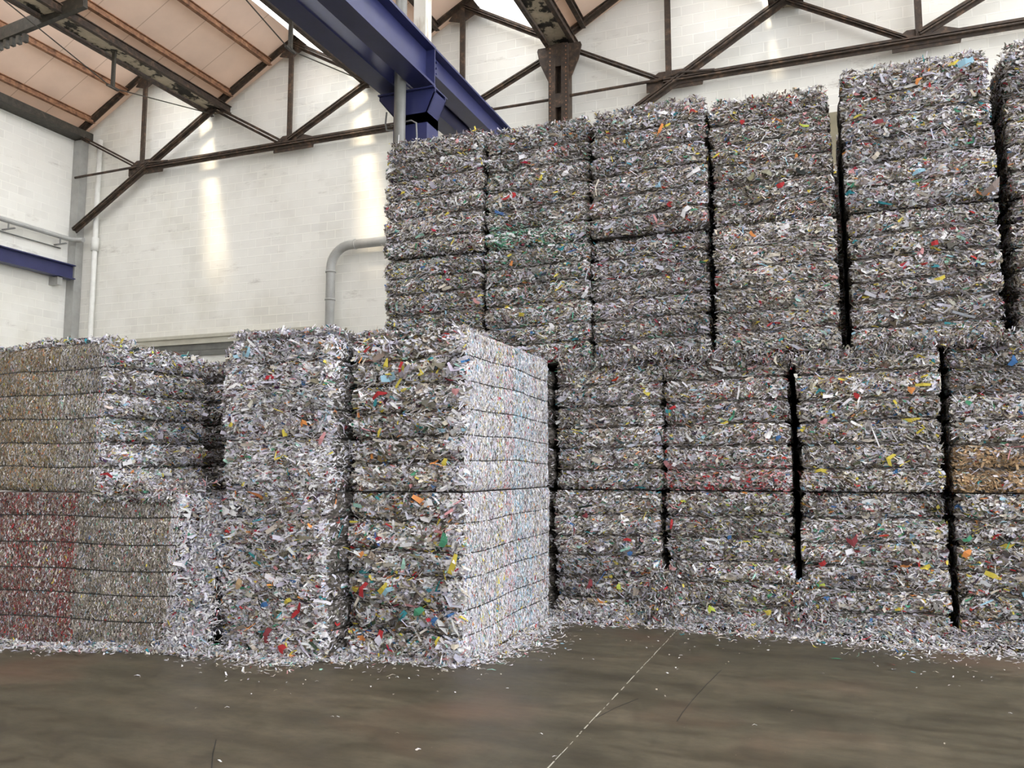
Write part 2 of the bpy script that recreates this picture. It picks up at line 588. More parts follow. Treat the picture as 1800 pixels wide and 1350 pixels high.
# ---- trusses against the back wall
def truss(a, n, label):
    root = empty('roof_truss', S(a, 15.8, 9.2))
    zt, zm, zc = 11.72, 10.45, 9.22
    Y = 15.8

    def part(mb, name, mat=M['rust']):
        o = mb.build(name, mat, root)
        o.location = [-c for c in root.location]
        return o
    X = [a + PAN * i for i in range(7)]
    top = [zm, zt, zm, zt, zm, zt, zm]
    for i in range(n):
        m = MB()
        if i % 2 == 0:
            m.angle2(S(X[i], Y, top[i] + 0.05), S(X[i + 1] + 0.5, Y, top[i + 1] + 0.40), 0.20)
            part(m, 'rafter')
        else:
            m.angle2(S(X[i], Y, top[i]), S(X[i + 1], Y, top[i + 1]), 0.15)
            part(m, 'glazing_bar')
    for i in (1, 3, 5):
        if i > n: continue
        m = MB(); m.bar(S(X[i], Y - 0.02, zc), S(X[i], Y - 0.02, top[i]), 0.13, 0.06, up=(0, 1, 0)); part(m, 'vertical_strut')
        m = MB()
        cx, cz = X[i], top[i]
        m.prism([(S(u, 0, v)[0], S(u, 0, v)[2]) for u, v in ((cx - .35, cz - .28), (cx, cz - .38), (cx + .35, cz - .2), (cx + .45, cz + .1), (cx, cz + .15))], (Y - 0.01) * K, (Y + 0.01) * K)
        part(m, 'gusset_plate')
        m = MB()
        m.prism([(S(u, 0, v)[0], S(u, 0, v)[2]) for u, v in ((cx - .45, zc - .16), (cx + .65, zc - .16), (cx + .7, zc + .08), (cx + .3, zc + .22), (cx - .2, zc + .22), (cx - .45, zc + .05))], (Y - 0.01) * K, (Y + 0.02) * K)
        part(m, 'gusset_plate')
    # chord
    m = MB(); m.angle2(S(X[1] - 0.1, Y, zc), S(min(X[5] + .4, X[n]) if n >= 5 else X[n], Y, zc), 0.19); part(m, 'bottom_chord')
    m = MB(); m.tube([S(X[0], Y - 0.06, zc + 0.02), S(X[1] - .2, Y - 0.06, zc + 0.04), S(X[1] + .25, Y - .1, zc + 0.10), S(X[1] + .9, Y - .1, zc + .04)], 0.035, 8); part(m, 'tie_rod')
    if n >= 6:
        m = MB(); m.tube([S(X[5] + .3, Y - 0.06, zc), S(X[6], Y - 0.06, zc)], 0.035, 8); part(m, 'tie_rod')
    # diagonals
    m = MB(); m.angle2(S(X[0] + 0.05, Y, zm - 2.62), S(X[2], Y, zm + 0.02), 0.21); part(m, 'knee_brace')
    dg = [((0, zm - .05), (1, zc + .08), 0.10), ((2, zm), (3, zc + .05), 0.13), ((3, zc + .1), (4, zm), 0.18), ((4, zm), (5, zc + .05), 0.13), ((5, zc + .1), (6, zm - .15), 0.15)]
    for (i, zi), (j, zj), w in dg:
        if j > n: continue
        m = MB(); m.angle2(S(X[i], Y, zi), S(X[j] - (0.2 if j % 2 else 0), Y, zj), w); part(m, 'diagonal_brace')
    tag(root, label, 'roof truss', 'roof trusses on the back wall')
    return root


truss(A0, 6, 'rusty steel truss on the back wall between left corner and rusty column')
truss(A0 + 6 * PAN, 5, 'rusty steel truss on the back wall right of the rusty column')

# rusty column with flared head and slots
cx = A0 + 6 * PAN
root = empty('steel_column', (cx * K, 15.75 * K, 0))
for s in (-1, 1):
    m = MB()
    xa = cx + s * 0.13
    x0, x1 = sorted((cx + s * 0.065, cx + s * 0.21))
    m.box((x0 * K, 15.6 * K, 0), (x1 * K, 15.9 * K, S(0, 0, 10.33)[2]))
    o = m.build('channel', M['rust'], root); o.location = (-root.location[0], -root.location[1], 0)
    m = MB()
    for i in range(26):
        z = 8.0 + i * 0.09
        m.tube([(x * K, (15.6 - d) * K, S(0, 0, z)[2]) for x, d in ((cx + s * 0.17, 0), (cx + s * 0.17, 0.012))], 0.016, 6)
    o = m.build('rivets', M['rust_orange'], root); o.location = (-root.location[0], -root.location[1], 0)
    m = MB()
    m.prism([(S(u, 0, v)[0], S(u, 0, v)[2]) for u, v in ((cx + s * .20, 10.34), (cx + s * .46, 10.34), (cx + s * .48, 10.28), (cx + s * .42, 10.0), (cx + s * .20, 9.5))], 15.68 * K, 15.72 * K)
    o = m.build('gusset_plate', M['rust'], root); o.location = (-root.location[0], -root.location[1], 0)
m = MB()
for z0, z1 in ((9.86, 10.35), (8.98, 9.28)):
    m.box(((cx - 0.1) * K, 15.62 * K, S(0, 0, z0)[2]), ((cx + 0.1) * K, 15.64 * K, S(0, 0, z1)[2]))
for i in range(8):
    z = 0.5 + i * 1.1
    m.box(((cx - 0.1) * K, 15.62 * K, z), ((cx + 0.1) * K, 15.64 * K, z + 0.3))
m.box(((cx - 0.1) * K, 15.80 * K, 0), ((cx + 0.1) * K, 15.84 * K, S(0, 0, 10.3)[2]))
o = m.build('batten_plates', M['rust'], root); o.location = (-root.location[0], -root.location[1], 0)
tag(root, 'rusty riveted steel column with flared head rising behind the tall bale stacks', 'column')

# corner column, white downpipe, roof column
g = MB(); g.box((LX * K + .012, (WY - .24) * K, 0), ((LX + .28) * K, WY * K - .012, S(0, 0, 10.3)[2]))
tag(g.build('corner_post', M['grey_pipe']), 'grey steel post in the left corner of the hall', 'column')
g = MB(); xx = -17.74
g.tube([(xx * K, (WY - .12) * K, 0), (xx * K, (WY - .12) * K, S(0, 0, 10.25)[2])], 0.075, 12)
g.tube([(xx * K, (WY - .12) * K, S(0, 0, 7.25)[2]), (xx * K, (WY - .12) * K, S(0, 0, 7.6)[2])], 0.105, 12)
tag(g.build('downpipe', M['white_pipe'], None, True), 'white painted downpipe on the back wall near the corner', 'pipe')

# left wall: blue crane rail beam, pipe, conduit
root = empty('crane_beam', S(LX + .2, 12, 6.6))
g = MB(); g.ibeam(S(LX + .25, YB, 6.68), S(LX + .25, WY - .27, 6.68), 0.26, 0.42, t=0.03)
o = g.build('beam', M['blue'], root); o.location = [-c for c in root.location]
for yy in (2.7, 9.0, 15.3):
    g = MB(); g.box(S(LX, yy, 6.28), S(LX + .3, yy + .15, 6.48))
    o = g.build('wall_bracket', M['grey_pipe'], root); o.location = [-c for c in root.location]
tag(root, 'navy blue steel crane rail beam running along the left wall', 'beam')
root = empty('wall_pipe', S(LX + .2, 12, 7.5))
g = MB(); g.tube([S(LX + .2, YB, 7.56), S(LX + .2, WY - .45, 7.56), S(LX + .35, WY - .3, 7.54), S(LX + .6, WY - .3, 7.52)], 0.07, 10)
o = g.build('pipe_run', M['grey_pipe'], root, True); o.location = [-c for c in root.location]
for yy in (2.5, 5.5, 8.5, 11.4, 13.95, 15.4):
    g = MB(); g.bar(S(LX + .0, yy, 7.36), S(LX + .42, yy, 7.36), 0.05, 0.03, up=(0, 0, 1))
    g.bar(S(LX + .2, yy, 7.36), S(LX + .2, yy, 7.52), 0.03, 0.03)
    o = g.build('bracket', M['conduit'], root); o.location = [-c for c in root.location]
tag(root, 'grey pipe on brackets above the blue beam on the left wall', 'pipe')
g = MB(); g.tube([S(LX + .05, YB, 7.30), S(LX + .05, WY - .5, 7.30)], 0.018, 6)
tag(g.build('conduit', M['conduit'], None, True), 'thin grey conduit just below the pipe on the left wall', 'conduit')

# big grey pipe with elbow on the back wall
root = empty('duct_pipe', (0, 0, 0))
bx_, bz = -10.42, 6.62
R = 0.5
pts = [S(bx_, WY - .25, 0 if False else 1.6 - 1.6 / K)] + [S(bx_, WY - .25, bz - R)]
for i in range(1, 9):
    t = i / 8 * math.pi / 2
    pts.append(S(bx_ + R - R * math.cos(t), WY - .25, bz - R + R * math.sin(t)))
pts.append(S(bx_ + 3.6, WY - .25, bz))
root.location = S(bx_, WY - .25, 1.6 - 1.6 / K)
g = MB(); g.tube(pts, 0.118, 16)
o = g.build('pipe_run', M['grey_pipe'], root, True); o.location = [-c for c in root.location]
for z in (6.02, 5.38, 4.6):
    g = MB(); g.tube([S(bx_, WY - .25, z), S(bx_, WY - .25, z + .035)], 0.137, 16)
    o = g.build('coupling', M['grey_pipe'], root, True); o.location = [-c for c in root.location]
g = MB(); g.tube([S(bx_ + .62, WY - .25, bz), S(bx_ + .65, WY - .25, bz)], 0.132, 16)
o = g.build('coupling', M['grey_pipe'], root, True); o.location = [-c for c in root.location]
tag(root, 'thick grey pipe bending from upright to level on the back wall', 'pipe')

# roller door in the back wall
dx0, dx1 = -16.2, -10.9
g = MB()
g.box(S(dx0, WY - .10, 4.62), S(dx1, WY, 4.80)); g.box(S(dx0, WY - .14, 4.76), S(dx1, WY, 4.84))
tag(g.build('trim_3', M['beige']), kind='structure', label='beige lintel over the roller door')
root = empty('door_1', S((dx0 + dx1) / 2, WY, 1.6 - 1.6 / K)); tag(root, 'roller door with dark shutter slats at its head', kind='structure')
g = MB()
g.box(S(dx0 + .1, WY - .05, 4.47), S(dx1 - .1, WY, 4.62))
o = g.build('shutter_box', M['shutter'], root); o.location = [-c for c in root.location]
g = MB()
g.box(S(dx0 + .1, WY - .09, 4.33), S(dx1 - .1, WY, 4.455))
o = g.build('shutter_slat', M['shutter'], root); o.location = [-c for c in root.location]
g = MB(); g.box(S(dx0 + .1, WY - .03, 1.6 - 1.6 / K), S(dx1 - .1, WY, 4.33))
o = g.build('door_panel', M['shutter_white'], root); o.location = [-c for c in root.location]
# olive panel on the back wall, seen through the slot between the tall stacks
g = MB(); g.box((0.0 * K, (WY - .1) * K, 0), (3.0 * K, WY * K, S(0, 0, 8.18)[2]))
tag(g.build('wall_panel', M['olive']), kind='structure', label='olive panel seen in the slot between tall stacks')

# ------------------------------------------------------------------ crane runway: two blue beams on a column
def local(o, root):
    o.location = [-c for c in root.location]
    return o


def runway(xc, label, splice):
    root = empty('crane_runway_beam', S(xc, 9.4, 6.43))
    ys = 9.12
    g = MB(); g.ibeam(S(xc, -3, 6.70), S(xc, ys, 6.70), 0.31, 0.60, t=0.035)
    for yy in (ys - 0.02, 5.0, 1.0):
        g.box(S(xc - .13, yy, 6.45), S(xc + .13, yy + .02, 6.95))
    local(g.build('beam', M['blue'], root), root)
    g = MB(); g.ibeam(S(xc, ys + .005, 6.79), S(xc, WY - .1, 6.79), 0.27, 0.42, t=0.03)
    local(g.build('extension_beam', M['blue'], root), root)
    g = MB(); g.box(S(xc - .03, ys + .005, 6.60), S(xc + .03, ys + .30, 6.93))
    local(g.build('splice_plate', M['blue'], root), root)
    for i in range(2):
        for j in range(4):
            g = MB(); g.tube([S(xc + .03, ys + .07 + i * .14, 6.64 + j * .08), S(xc + .055, ys + .07 + i * .14, 6.64 + j * .08)], 0.018, 6)
            local(g.build('bolt', M['blue'], root), root)
    g = MB(); g.bar(S(xc, -3, 7.02), S(xc, WY - .1, 7.02), 0.06, 0.05, up=(0, 0, 1))
    local(g.build('rail', M['dark_steel'], root), root)
    tag(root, label, 'crane beam', 'blue crane runway beams')


runway(-4.65, 'right hand navy blue crane runway beam with bolted splice', True)
runway(-5.13, 'left hand navy blue crane runway beam beside its twin, over the grey pipe', False)

root = empty('crane_column', (-4.82 * K, 9.16 * K, 0))
zb, zh = S(0, 0, 6.08)[2], S(0, 0, 6.375)[2]
g = MB()
x0, x1 = -5.06 * K, -4.58 * K
yf, yk = 9.02 * K, 9.34 * K
for ya, yb_ in ((yf, yf + .02), (yk - .02, yk)):
    g.box((x0, ya, 0), (x1, yb_, zb))
g.box((x1 - .13, yf + .02, 0), (x1 - .11, yk - .02, zb)); g.box((x0 + .11, yf + .02, 0), (x0 + .13, yk - .02, zb))
g.box((x1 - .02, yf + .02, 0), (x1, yk - .02, zb))
local(g.build('shaft', M['blue'], root), root)
g = MB()
hx0, hx1 = -5.27 * K, -4.47 * K
for ya, yb_ in ((yf, yf + .025), (yk - .025, yk)):
    g.prism([(x0, zb - .15), (x1, zb - .15), (x1, zb), (hx1, zh - .05), (hx1, zh), (hx0, zh), (hx0, zh - .05), (x0, zb)], ya, yb_)
g.prism([(x1 - .02, zb - .15), (x1, zb - .15), (x1, zb), (hx1, zh - .05), (hx1 - .02, zh - .05), (x1 - .02, zb)], yf, yk)
g.prism([(x0 + .02, zb - .15), (x0, zb - .15), (x0, zb), (hx0, zh - .05), (hx0 + .02, zh - .05), (x0 + .02, zb)], yf, yk)
g.box((hx0, yf - .05, zh), (hx1, yk + .05, zh + .02))
local(g.build('haunch', M['blue'], root), root)
g = MB()
zc_ = zb - .12
g.tube([(x0 - .02, yf - .05, zc_ - .02), (x0 + .32, yf - .06, zc_), (x0 + .40, yf - .06, zc_ - .05), (x0 + .42, yf - .05, zc_ - .5)], 0.013, 8)
g.tube([(x0 + .02, yf - .05, zc_ - .1), (x0 - .08, yf - .05, zc_ - .08), (x0 - .10, yf - .05, zc_ + .02), (x0 - .10, yf - .02, zc_ + .2)], 0.013, 8)
local(g.build('cable_loop', M['conduit'], root, True), root)
tag(root, 'navy blue crane column with flared head carrying both blue beams', 'column')
g = MB(); g.box((-4.975 * K, 9.38 * K, 0), (-4.80 * K, 9.56 * K, S(0, 0, 10.35)[2]))
tag(g.build('roof_post', M['old_white']), 'stained white roof post rising behind the blue crane beams', 'column')
g = MB()
xp, yp = -4.87 * K, 8.98 * K
g.tube([(-4.88 * K, 8.86 * K, 0), (-4.88 * K, 8.86 * K, S(0, 0, 10.3)[2])], 0.082, 16)
tag(g.build('standpipe', M['stand'], None, True), 'vertical grey pipe in front of the blue crane column', 'pipe')

# ------------------------------------------------------------------ shredded paper
PAL = {
    'white': (0.86, 0.85, 0.88), 'lav': (0.62, 0.60, 0.70), 'grey': (0.235, 0.212, 0.195), 'cream': (0.68, 0.62, 0.53),
    'beige': (0.32, 0.28, 0.22), 'brown': (0.15, 0.12, 0.085), 'dark': (0.05, 0.046, 0.045),
    'yellow': (0.72, 0.60, 0.10), 'orange': (0.80, 0.32, 0.10), 'red': (0.50, 0.045, 0.05), 'pink': (0.74, 0.36, 0.38),
    'green': (0.09, 0.34, 0.20), 'mint': (0.40, 0.66, 0.56), 'teal': (0.05, 0.28, 0.32), 'blue': (0.06, 0.17, 0.40),
    'sky': (0.36, 0.60, 0.74), 'kraft': (0.56, 0.39, 0.23), 'maroon': (0.28, 0.06, 0.07), 'lime': (0.62, 0.72, 0.12)}
BASE = {'white': 26, 'lav': 18, 'grey': 22, 'cream': 10, 'beige': 14, 'brown': 8, 'dark': 6,
        'yellow': 1.5, 'orange': .7, 'red': 1.1, 'pink': .9, 'green': .8, 'mint': .8, 'teal': .9, 'blue': .6, 'sky': 1.0, 'maroon': .6}


def palette(**kw):
    d = dict(BASE)
    for k, v in kw.items():
        d[k] = v
    return d


def pick(rng, n, pal, clusters=None):
    names = list(pal)
    w = np.array([pal[k] for k in names], float); w /= w.sum()
    idx = rng.choice(len(names), n, p=w)
    c = np.array([PAL[k] for k in names])[idx]
    c = c * rng.uniform(0.78, 1.12, (n, 1)) + rng.normal(0, 0.012, (n, 3))
    return np.clip(c, 0.01, 0.86)


class Wob:
    """smooth random field from summed sines"""
    def __init__(self, rng, fmin, fmax, n=9):
        k = rng.normal(size=(n, 3)); k /= np.linalg.norm(k, axis=1)[:, None]
        f = rng.uniform(fmin, fmax, n)
        self.k = k * f[:, None] * 2 * math.pi
        self.p = rng.uniform(0, 6.28, n)
        self.n = n

    def __call__(self, P):
        return np.sin(P @ self.k.T + self.p).sum(-1) / math.sqrt(self.n)


def flake_geometry(rng, C, T1, T2, Nn, L, W, phi, psi, curl):
    """C centres; T1 lie direction, T2 across, Nn normal -> 6 verts, 2 quads each"""
    n = len(C)
    cp, sp = np.cos(phi)[:, None], np.sin(phi)[:, None]
    D = T1 * cp + Nn * sp
    NN = Nn * cp - T1 * sp
    cs, ss = np.cos(psi)[:, None], np.sin(psi)[:, None]
    A = T2 * cs + NN * ss
    B = NN * cs - T2 * ss
    wa = (W * rng.uniform(.35, 1, n))[:, None] / 2
    wb = (W * rng.uniform(.7, 1.1, n))[:, None] / 2
    wc = (W * rng.uniform(.25, 1, n))[:, None] / 2
    l = L[:, None] / 2
    bend = (L * curl)[:, None]
    sk = (W * rng.normal(0, .35, n))[:, None]
    s0 = C - D * l - B * bend
    s1 = C + B * bend * 0.4 + A * sk
    s2 = C + D * l - B * bend
    V = np.stack([s0 - A * wa, s0 + A * wa, s1 - A * wb, s1 + A * wb, s2 - A * wc, s2 + A * wc], 1).reshape(-1, 3)
    b = (np.arange(n) * 6)[:, None]
    Q = np.concatenate([b + np.array([[0, 1, 3, 2]]), b + np.array([[2, 3, 5, 4]])], 1).reshape(-1, 4)
    return V, Q


class Bale:
    def __init__(self, w, d, h, seed, bands=6, fine=(), amp=1.0, rc=0.07, top_round=0.10, lean=(0, 0), tilt=0.0, dome=0.03):
        self.w, self.d, self.h = w, d, h
        self.rng = np.random.default_rng(seed)
        self.wob = Wob(self.rng, 0.5, 1.6)
        self.wob2 = Wob(self.rng, 2.5, 6.0, 12)
        self.bands = bands
        self.fine = fine
        self.amp = amp
        self.rc = rc
        self.top_round = top_round
        self.lean = lean
        self.tilt = tilt
        self.dome = dome
        e = np.linspace(0, 1, bands + 1)
        e[1:-1] += self.rng.uniform(-.014, .014, bands - 1)
        self.edges = e * h
        self.lay = self.rng.uniform(.82, 1.08, bands)
        self.per = 2 * (w + d)

    def face_of(self, u):
        w, d = self.w, self.d
        return np.where(u < w, 0, np.where(u < w + d, 1, np.where(u < 2 * w + d, 2, 3)))   # front right back left

    def raw(self, u, z):
        w, d, r = self.w, self.d, self.rc
        u = np.mod(u, self.per)
        f = self.face_of(u)
        x = np.select([f == 0, f == 1, f == 2, f == 3], [u - w / 2, np.full_like(u, w / 2), w / 2 - (u - w - d), np.full_like(u, -w / 2)])
        y = np.select([f == 0, f == 1, f == 2, f == 3], [np.full_like(u, -d / 2), (u - w) - d / 2, np.full_like(u, d / 2), d / 2 - (u - 2 * w - d)])
        cx, cy = np.clip(x, -w / 2 + r, w / 2 - r), np.clip(y, -d / 2 + r, d / 2 - r)
        nx, ny = x - cx, y - cy
        l = np.hypot(nx, ny) + 1e-9
        nx, ny = nx / l, ny / l
        return cx + nx * r, cy + ny * r, nx, ny, f

    def warp(self, u):
        f = 2 * math.pi / self.per
        return 0.008 * np.sin(u * f * 2 + self.w * 9) + 0.005 * np.sin(u * f * 5 + self.h * 7) + self.tilt * np.sin(u * f)

    def surf(self, u, z):
        x, y, nx, ny, f = self.raw(u, z)
        zz = np.clip(z - self.warp(u), 0, self.h - 1e-6)
        i = np.clip(np.searchsorted(self.edges, zz, side='right') - 1, 0, self.bands - 1)
        t = (zz - self.edges[i]) / (self.edges[i + 1] - self.edges[i])
        t = np.clip(t, 0, 1)
        fine = np.isin(f, self.fine)
        bulge = np.where(fine, 0.010, 0.078) * ((4 * t * (1 - t)) ** 0.6 - 0.75) * self.amp
        P = np.stack([x, y, z], -1)
        nz = self.wob(P) * np.where(fine, 0.006, 0.014) + self.wob2(P) * np.where(fine, 0.003, 0.011)
        # rounding of the top and bottom edge
        tr = self.top_round * np.where(fine, .5, 1)
        q = np.clip((z - (self.h - tr)) / np.maximum(tr, 1e-3), 0, 1)
        ins = tr * (1 - np.sqrt(np.clip(1 - q * q, 0, 1))) * 0.8
        q2 = np.clip((0.05 - z) / 0.05, 0, 1)
        ins = ins + 0.03 * q2 ** 2
        o = bulge + nz - ins
        s = z / self.h
        return np.stack([x + nx * o + self.lean[0] * s, y + ny * o + self.lean[1] * s, z + 0 * o], -1)

    def topf(self, x, y):
        P = np.stack([x, y, np.full_like(x, self.h)], -1)
        ex = np.clip((np.abs(x) - (self.w / 2 - .12)) / .12, 0, 1)
        ey = np.clip((np.abs(y) - (self.d / 2 - .12)) / .12, 0, 1)
        z = self.h + self.dome * (0.6 + 0.5 * self.wob(P) + 0.4 * self.wob2(P)) * (1 - np.maximum(ex, ey) ** 2)
        return np.stack([x + self.lean[0], y + self.lean[1], z], -1)

    def core(self):
        nu = int(self.per / 0.05)
        nz = int(self.h / 0.028)
        u = np.arange(nu) / nu * self.per
        z = np.linspace(0, self.h, nz)
        U, Z = np.meshgrid(u, z)
        P = self.surf(U, Z).reshape(-1, 3)
        i, j = np.meshgrid(np.arange(nz - 1), np.arange(nu), indexing='ij')
        a = i * nu + j; b = i * nu + (j + 1) % nu
        Q = np.stack([a, b, b + nu, a + nu], -1).reshape(-1, 4)
        # caps: shrinking rings
        rings = 5
        last = P[(nz - 1) * nu:]
        c0 = np.array([self.lean[0], self.lean[1]])
        V = [P]
        base = (nz - 1) * nu
        tot = len(P)
        for k in range(1, rings + 1):
            s = 1 - k / rings * 0.98
            xy = c0 + (last[:, :2] - c0) * s
            pp = self.topf(xy[:, 0] - c0[0], xy[:, 1] - c0[1])
            V.append(pp)
            jj = np.arange(nu)
            Q = np.concatenate([Q, np.stack([base + jj, base + (jj + 1) % nu, tot + (jj + 1) % nu, tot + jj], -1)])
            base = tot; tot += nu
        first = P[:nu]
        bp = first.copy(); bp[:, :2] *= 0.02
        V.append(bp)
        jj = np.arange(nu)
        Q = np.concatenate([Q, np.stack([jj, tot + jj, tot + (jj + 1) % nu, (jj + 1) % nu], -1)])
        return np.concatenate(V), Q

    def flakes(self, face, n, pal, colfn=None, urange=(0, 1), strap_clear=0.9, size=1.0, big=0.02):
        rng = self.rng
        w, d = self.w, self.d
        u0 = [0, w, w + d, 2 * w + d][face]
        L_ = [w, d, w, d][face]
        u = u0 + L_ * rng.uniform(urange[0], urange[1], n)
        z = rng.uniform(0.0, 1.0, n) * self.h
        fine = face in self.fine
        # keep the strap lines clear
        zz = z - self.warp(u)
        dist = np.min(np.abs(zz[:, None] - self.edges[None, 1:-1]), 1)
        keep = (dist > (0.008 if fine else 0.013 + 0.010 * rng.uniform(size=n))) | (rng.uniform(size=n) > strap_clear)
        dist = dist[keep]
        u, z, zz = u[keep], z[keep], zz[keep]
        n = len(u)
        e = 0.006
        P = self.surf(u, z)
        Tu = self.surf(u + e, z) - P
        zz2 = np.clip(z + e, 0, self.h)
        Tv = self.surf(u, zz2) - self.surf(u, zz2 - e)
        Tu /= np.linalg.norm(Tu, axis=1)[:, None] + 1e-9
        Tv /= np.linalg.norm(Tv, axis=1)[:, None] + 1e-9
        Nn = np.cross(Tu, Tv)
        Nn /= np.linalg.norm(Nn, axis=1)[:, None] + 1e-9
        Tv = np.cross(Nn, Tu)
        if fine:
            th = rng.normal(math.pi / 2, 0.38, n)
            L = rng.lognormal(math.log(0.022), 0.40, n) * size
            W = rng.lognormal(math.log(0.0075), 0.35, n) * size
            phi = rng.normal(0, 0.16, n); psi = rng.normal(0, 0.35, n); curl = rng.normal(0, .05, n)
            off = rng.uniform(0.0, 0.008, n)
        else:
            th = rng.normal(0.0, 0.62, n) + 0.3 * self.wob(P)
            L = np.minimum(rng.lognormal(math.log(0.041), 0.45, n), 0.12) * size
            W = np.minimum(rng.lognormal(math.log(0.0138), 0.42, n), 0.045) * size
            phi = rng.normal(0, 0.30, n); psi = rng.normal(-.15, 0.50, n); curl = rng.normal(0, .13, n)
            off = np.abs(rng.normal(0.002, 0.008, n))
            near = np.clip(dist / 0.06, 0.0, 1)
            th = th * (.25 + .75 * near)
            W = W * (.45 + .55 * near); psi = psi * near; phi = phi * near
            bg_ = rng.uniform(size=n) < big
            L = np.where(bg_, L * 1.7, L); W = np.where(bg_, W * 2.0, W); off = np.where(bg_, off + .012, off)
            # long curly strands
            st = rng.uniform(size=n) < 0.05
            L = np.where(st, L * 1.8, L); W = np.where(st, W * .45, W); curl = np.where(st, rng.normal(0, .28, n), curl)
        T1 = Tu * np.cos(th)[:, None] + Tv * np.sin(th)[:, None]
        T2 = -Tu * np.sin(th)[:, None] + Tv * np.cos(th)[:, None]
        C = P + Nn * off[:, None]
        V, Q = flake_geometry(rng, C, T1, T2, Nn, L, W, phi, psi, curl)
        c = pick(rng, n, pal)
        # layers of the bale differ a little in how dirty their paper is
        k = np.clip(np.searchsorted(self.edges, zz, side='right') - 1, 0, self.bands - 1)
        c = c * np.clip(self.lay[k] + .13 * self.wob(P) + .06 * self.wob2(P), .5, 1.2)[:, None]
        if colfn is not None:
            c = colfn(rng, P, c, u - u0, z)
        return V, Q, np.repeat(c, 2, 0)

    def top_flakes(self, n, pal, yr=(0, .35), xr=(0, 1), size=1.0):
        rng = self.rng
        x = (rng.uniform(xr[0], xr[1], n) - .5) * (self.w - .04)
        y = -self.d / 2 + self.d * rng.uniform(yr[0], yr[1], n)
        P = self.topf(x, y)
        th = rng.uniform(0, math.pi, n)
        T1 = np.stack([np.cos(th), np.sin(th), 0 * th], -1)
        T2 = np.stack([-np.sin(th), np.cos(th), 0 * th], -1)
        Nn = np.tile(np.array([0, 0, 1.0]), (n, 1))
        L = rng.lognormal(math.log(0.052), 0.4, n) * size
        W = rng.lognormal(math.log(0.0135), 0.4, n) * size
        V, Q = flake_geometry(rng, P + Nn * rng.uniform(0, .03, n)[:, None], T1, T2, Nn, L, W, rng.normal(0, .5, n), rng.normal(0, .6, n), rng.normal(0, .15, n))
        return V, Q, np.repeat(pick(rng, n, pal), 2, 0)

    def strap(self, k, vis=(0, 1, 2, 3)):
        nu = 96
        u = np.arange(nu) / nu * self.per
        z = self.edges[k] + self.warp(u)
        P = self.surf(u, z)
        x, y, nx, ny, f = self.raw(u, z)
        Nn = np.stack([nx, ny, 0 * nx], -1)
        fn = np.isin(f, self.fine)
        hh, tt = np.where(fn, 0.0042, 0.0075)[:, None], 0.006
        off = np.where(fn, .006, .008)[:, None]
        ring = []
        for a, b in ((-hh, 0), (hh, 0), (hh, tt), (-hh, tt)):
            ring.append(P + Nn * (off + b) + np.array([[0, 0, 1.0]]) * a)
        V = np.concatenate(ring)
        Q = []
        for r in range(4):
            s = (r + 1) % 4
            for j in range(nu):
                j2 = (j + 1) % nu
                Q.append((r * nu + j, s * nu + j, s * nu + j2, r * nu + j2))
        return V, np.array(Q)


def features(b, items, rng):
    """hand placed scraps: (u across front, z, colour, length, width, angle) on the front"""
    Vs, Qs, Cs = [], [], []
    for fx, fz, colr, L, W, ang in items:
        u = np.array([fx * b.w]); z = np.array([fz * b.h])
        P = b.surf(u, z) + np.array([[0, -0.035, 0]])
        T1 = np.array([[math.cos(ang), 0, math.sin(ang)]]); T2 = np.array([[-math.sin(ang), 0, math.cos(ang)]])
        V, Q = flake_geometry(rng, P, T1, T2, np.array([[0, -1.0, 0]]), np.array([L]), np.array([W]), np.array([.1]), np.array([.1]), np.array([.06]))
        Vs.append(V); Qs.append(Q); Cs.append(np.array([PAL[colr]] * 2))
    return Vs, Qs, Cs


STATS = {'flakes': 0}


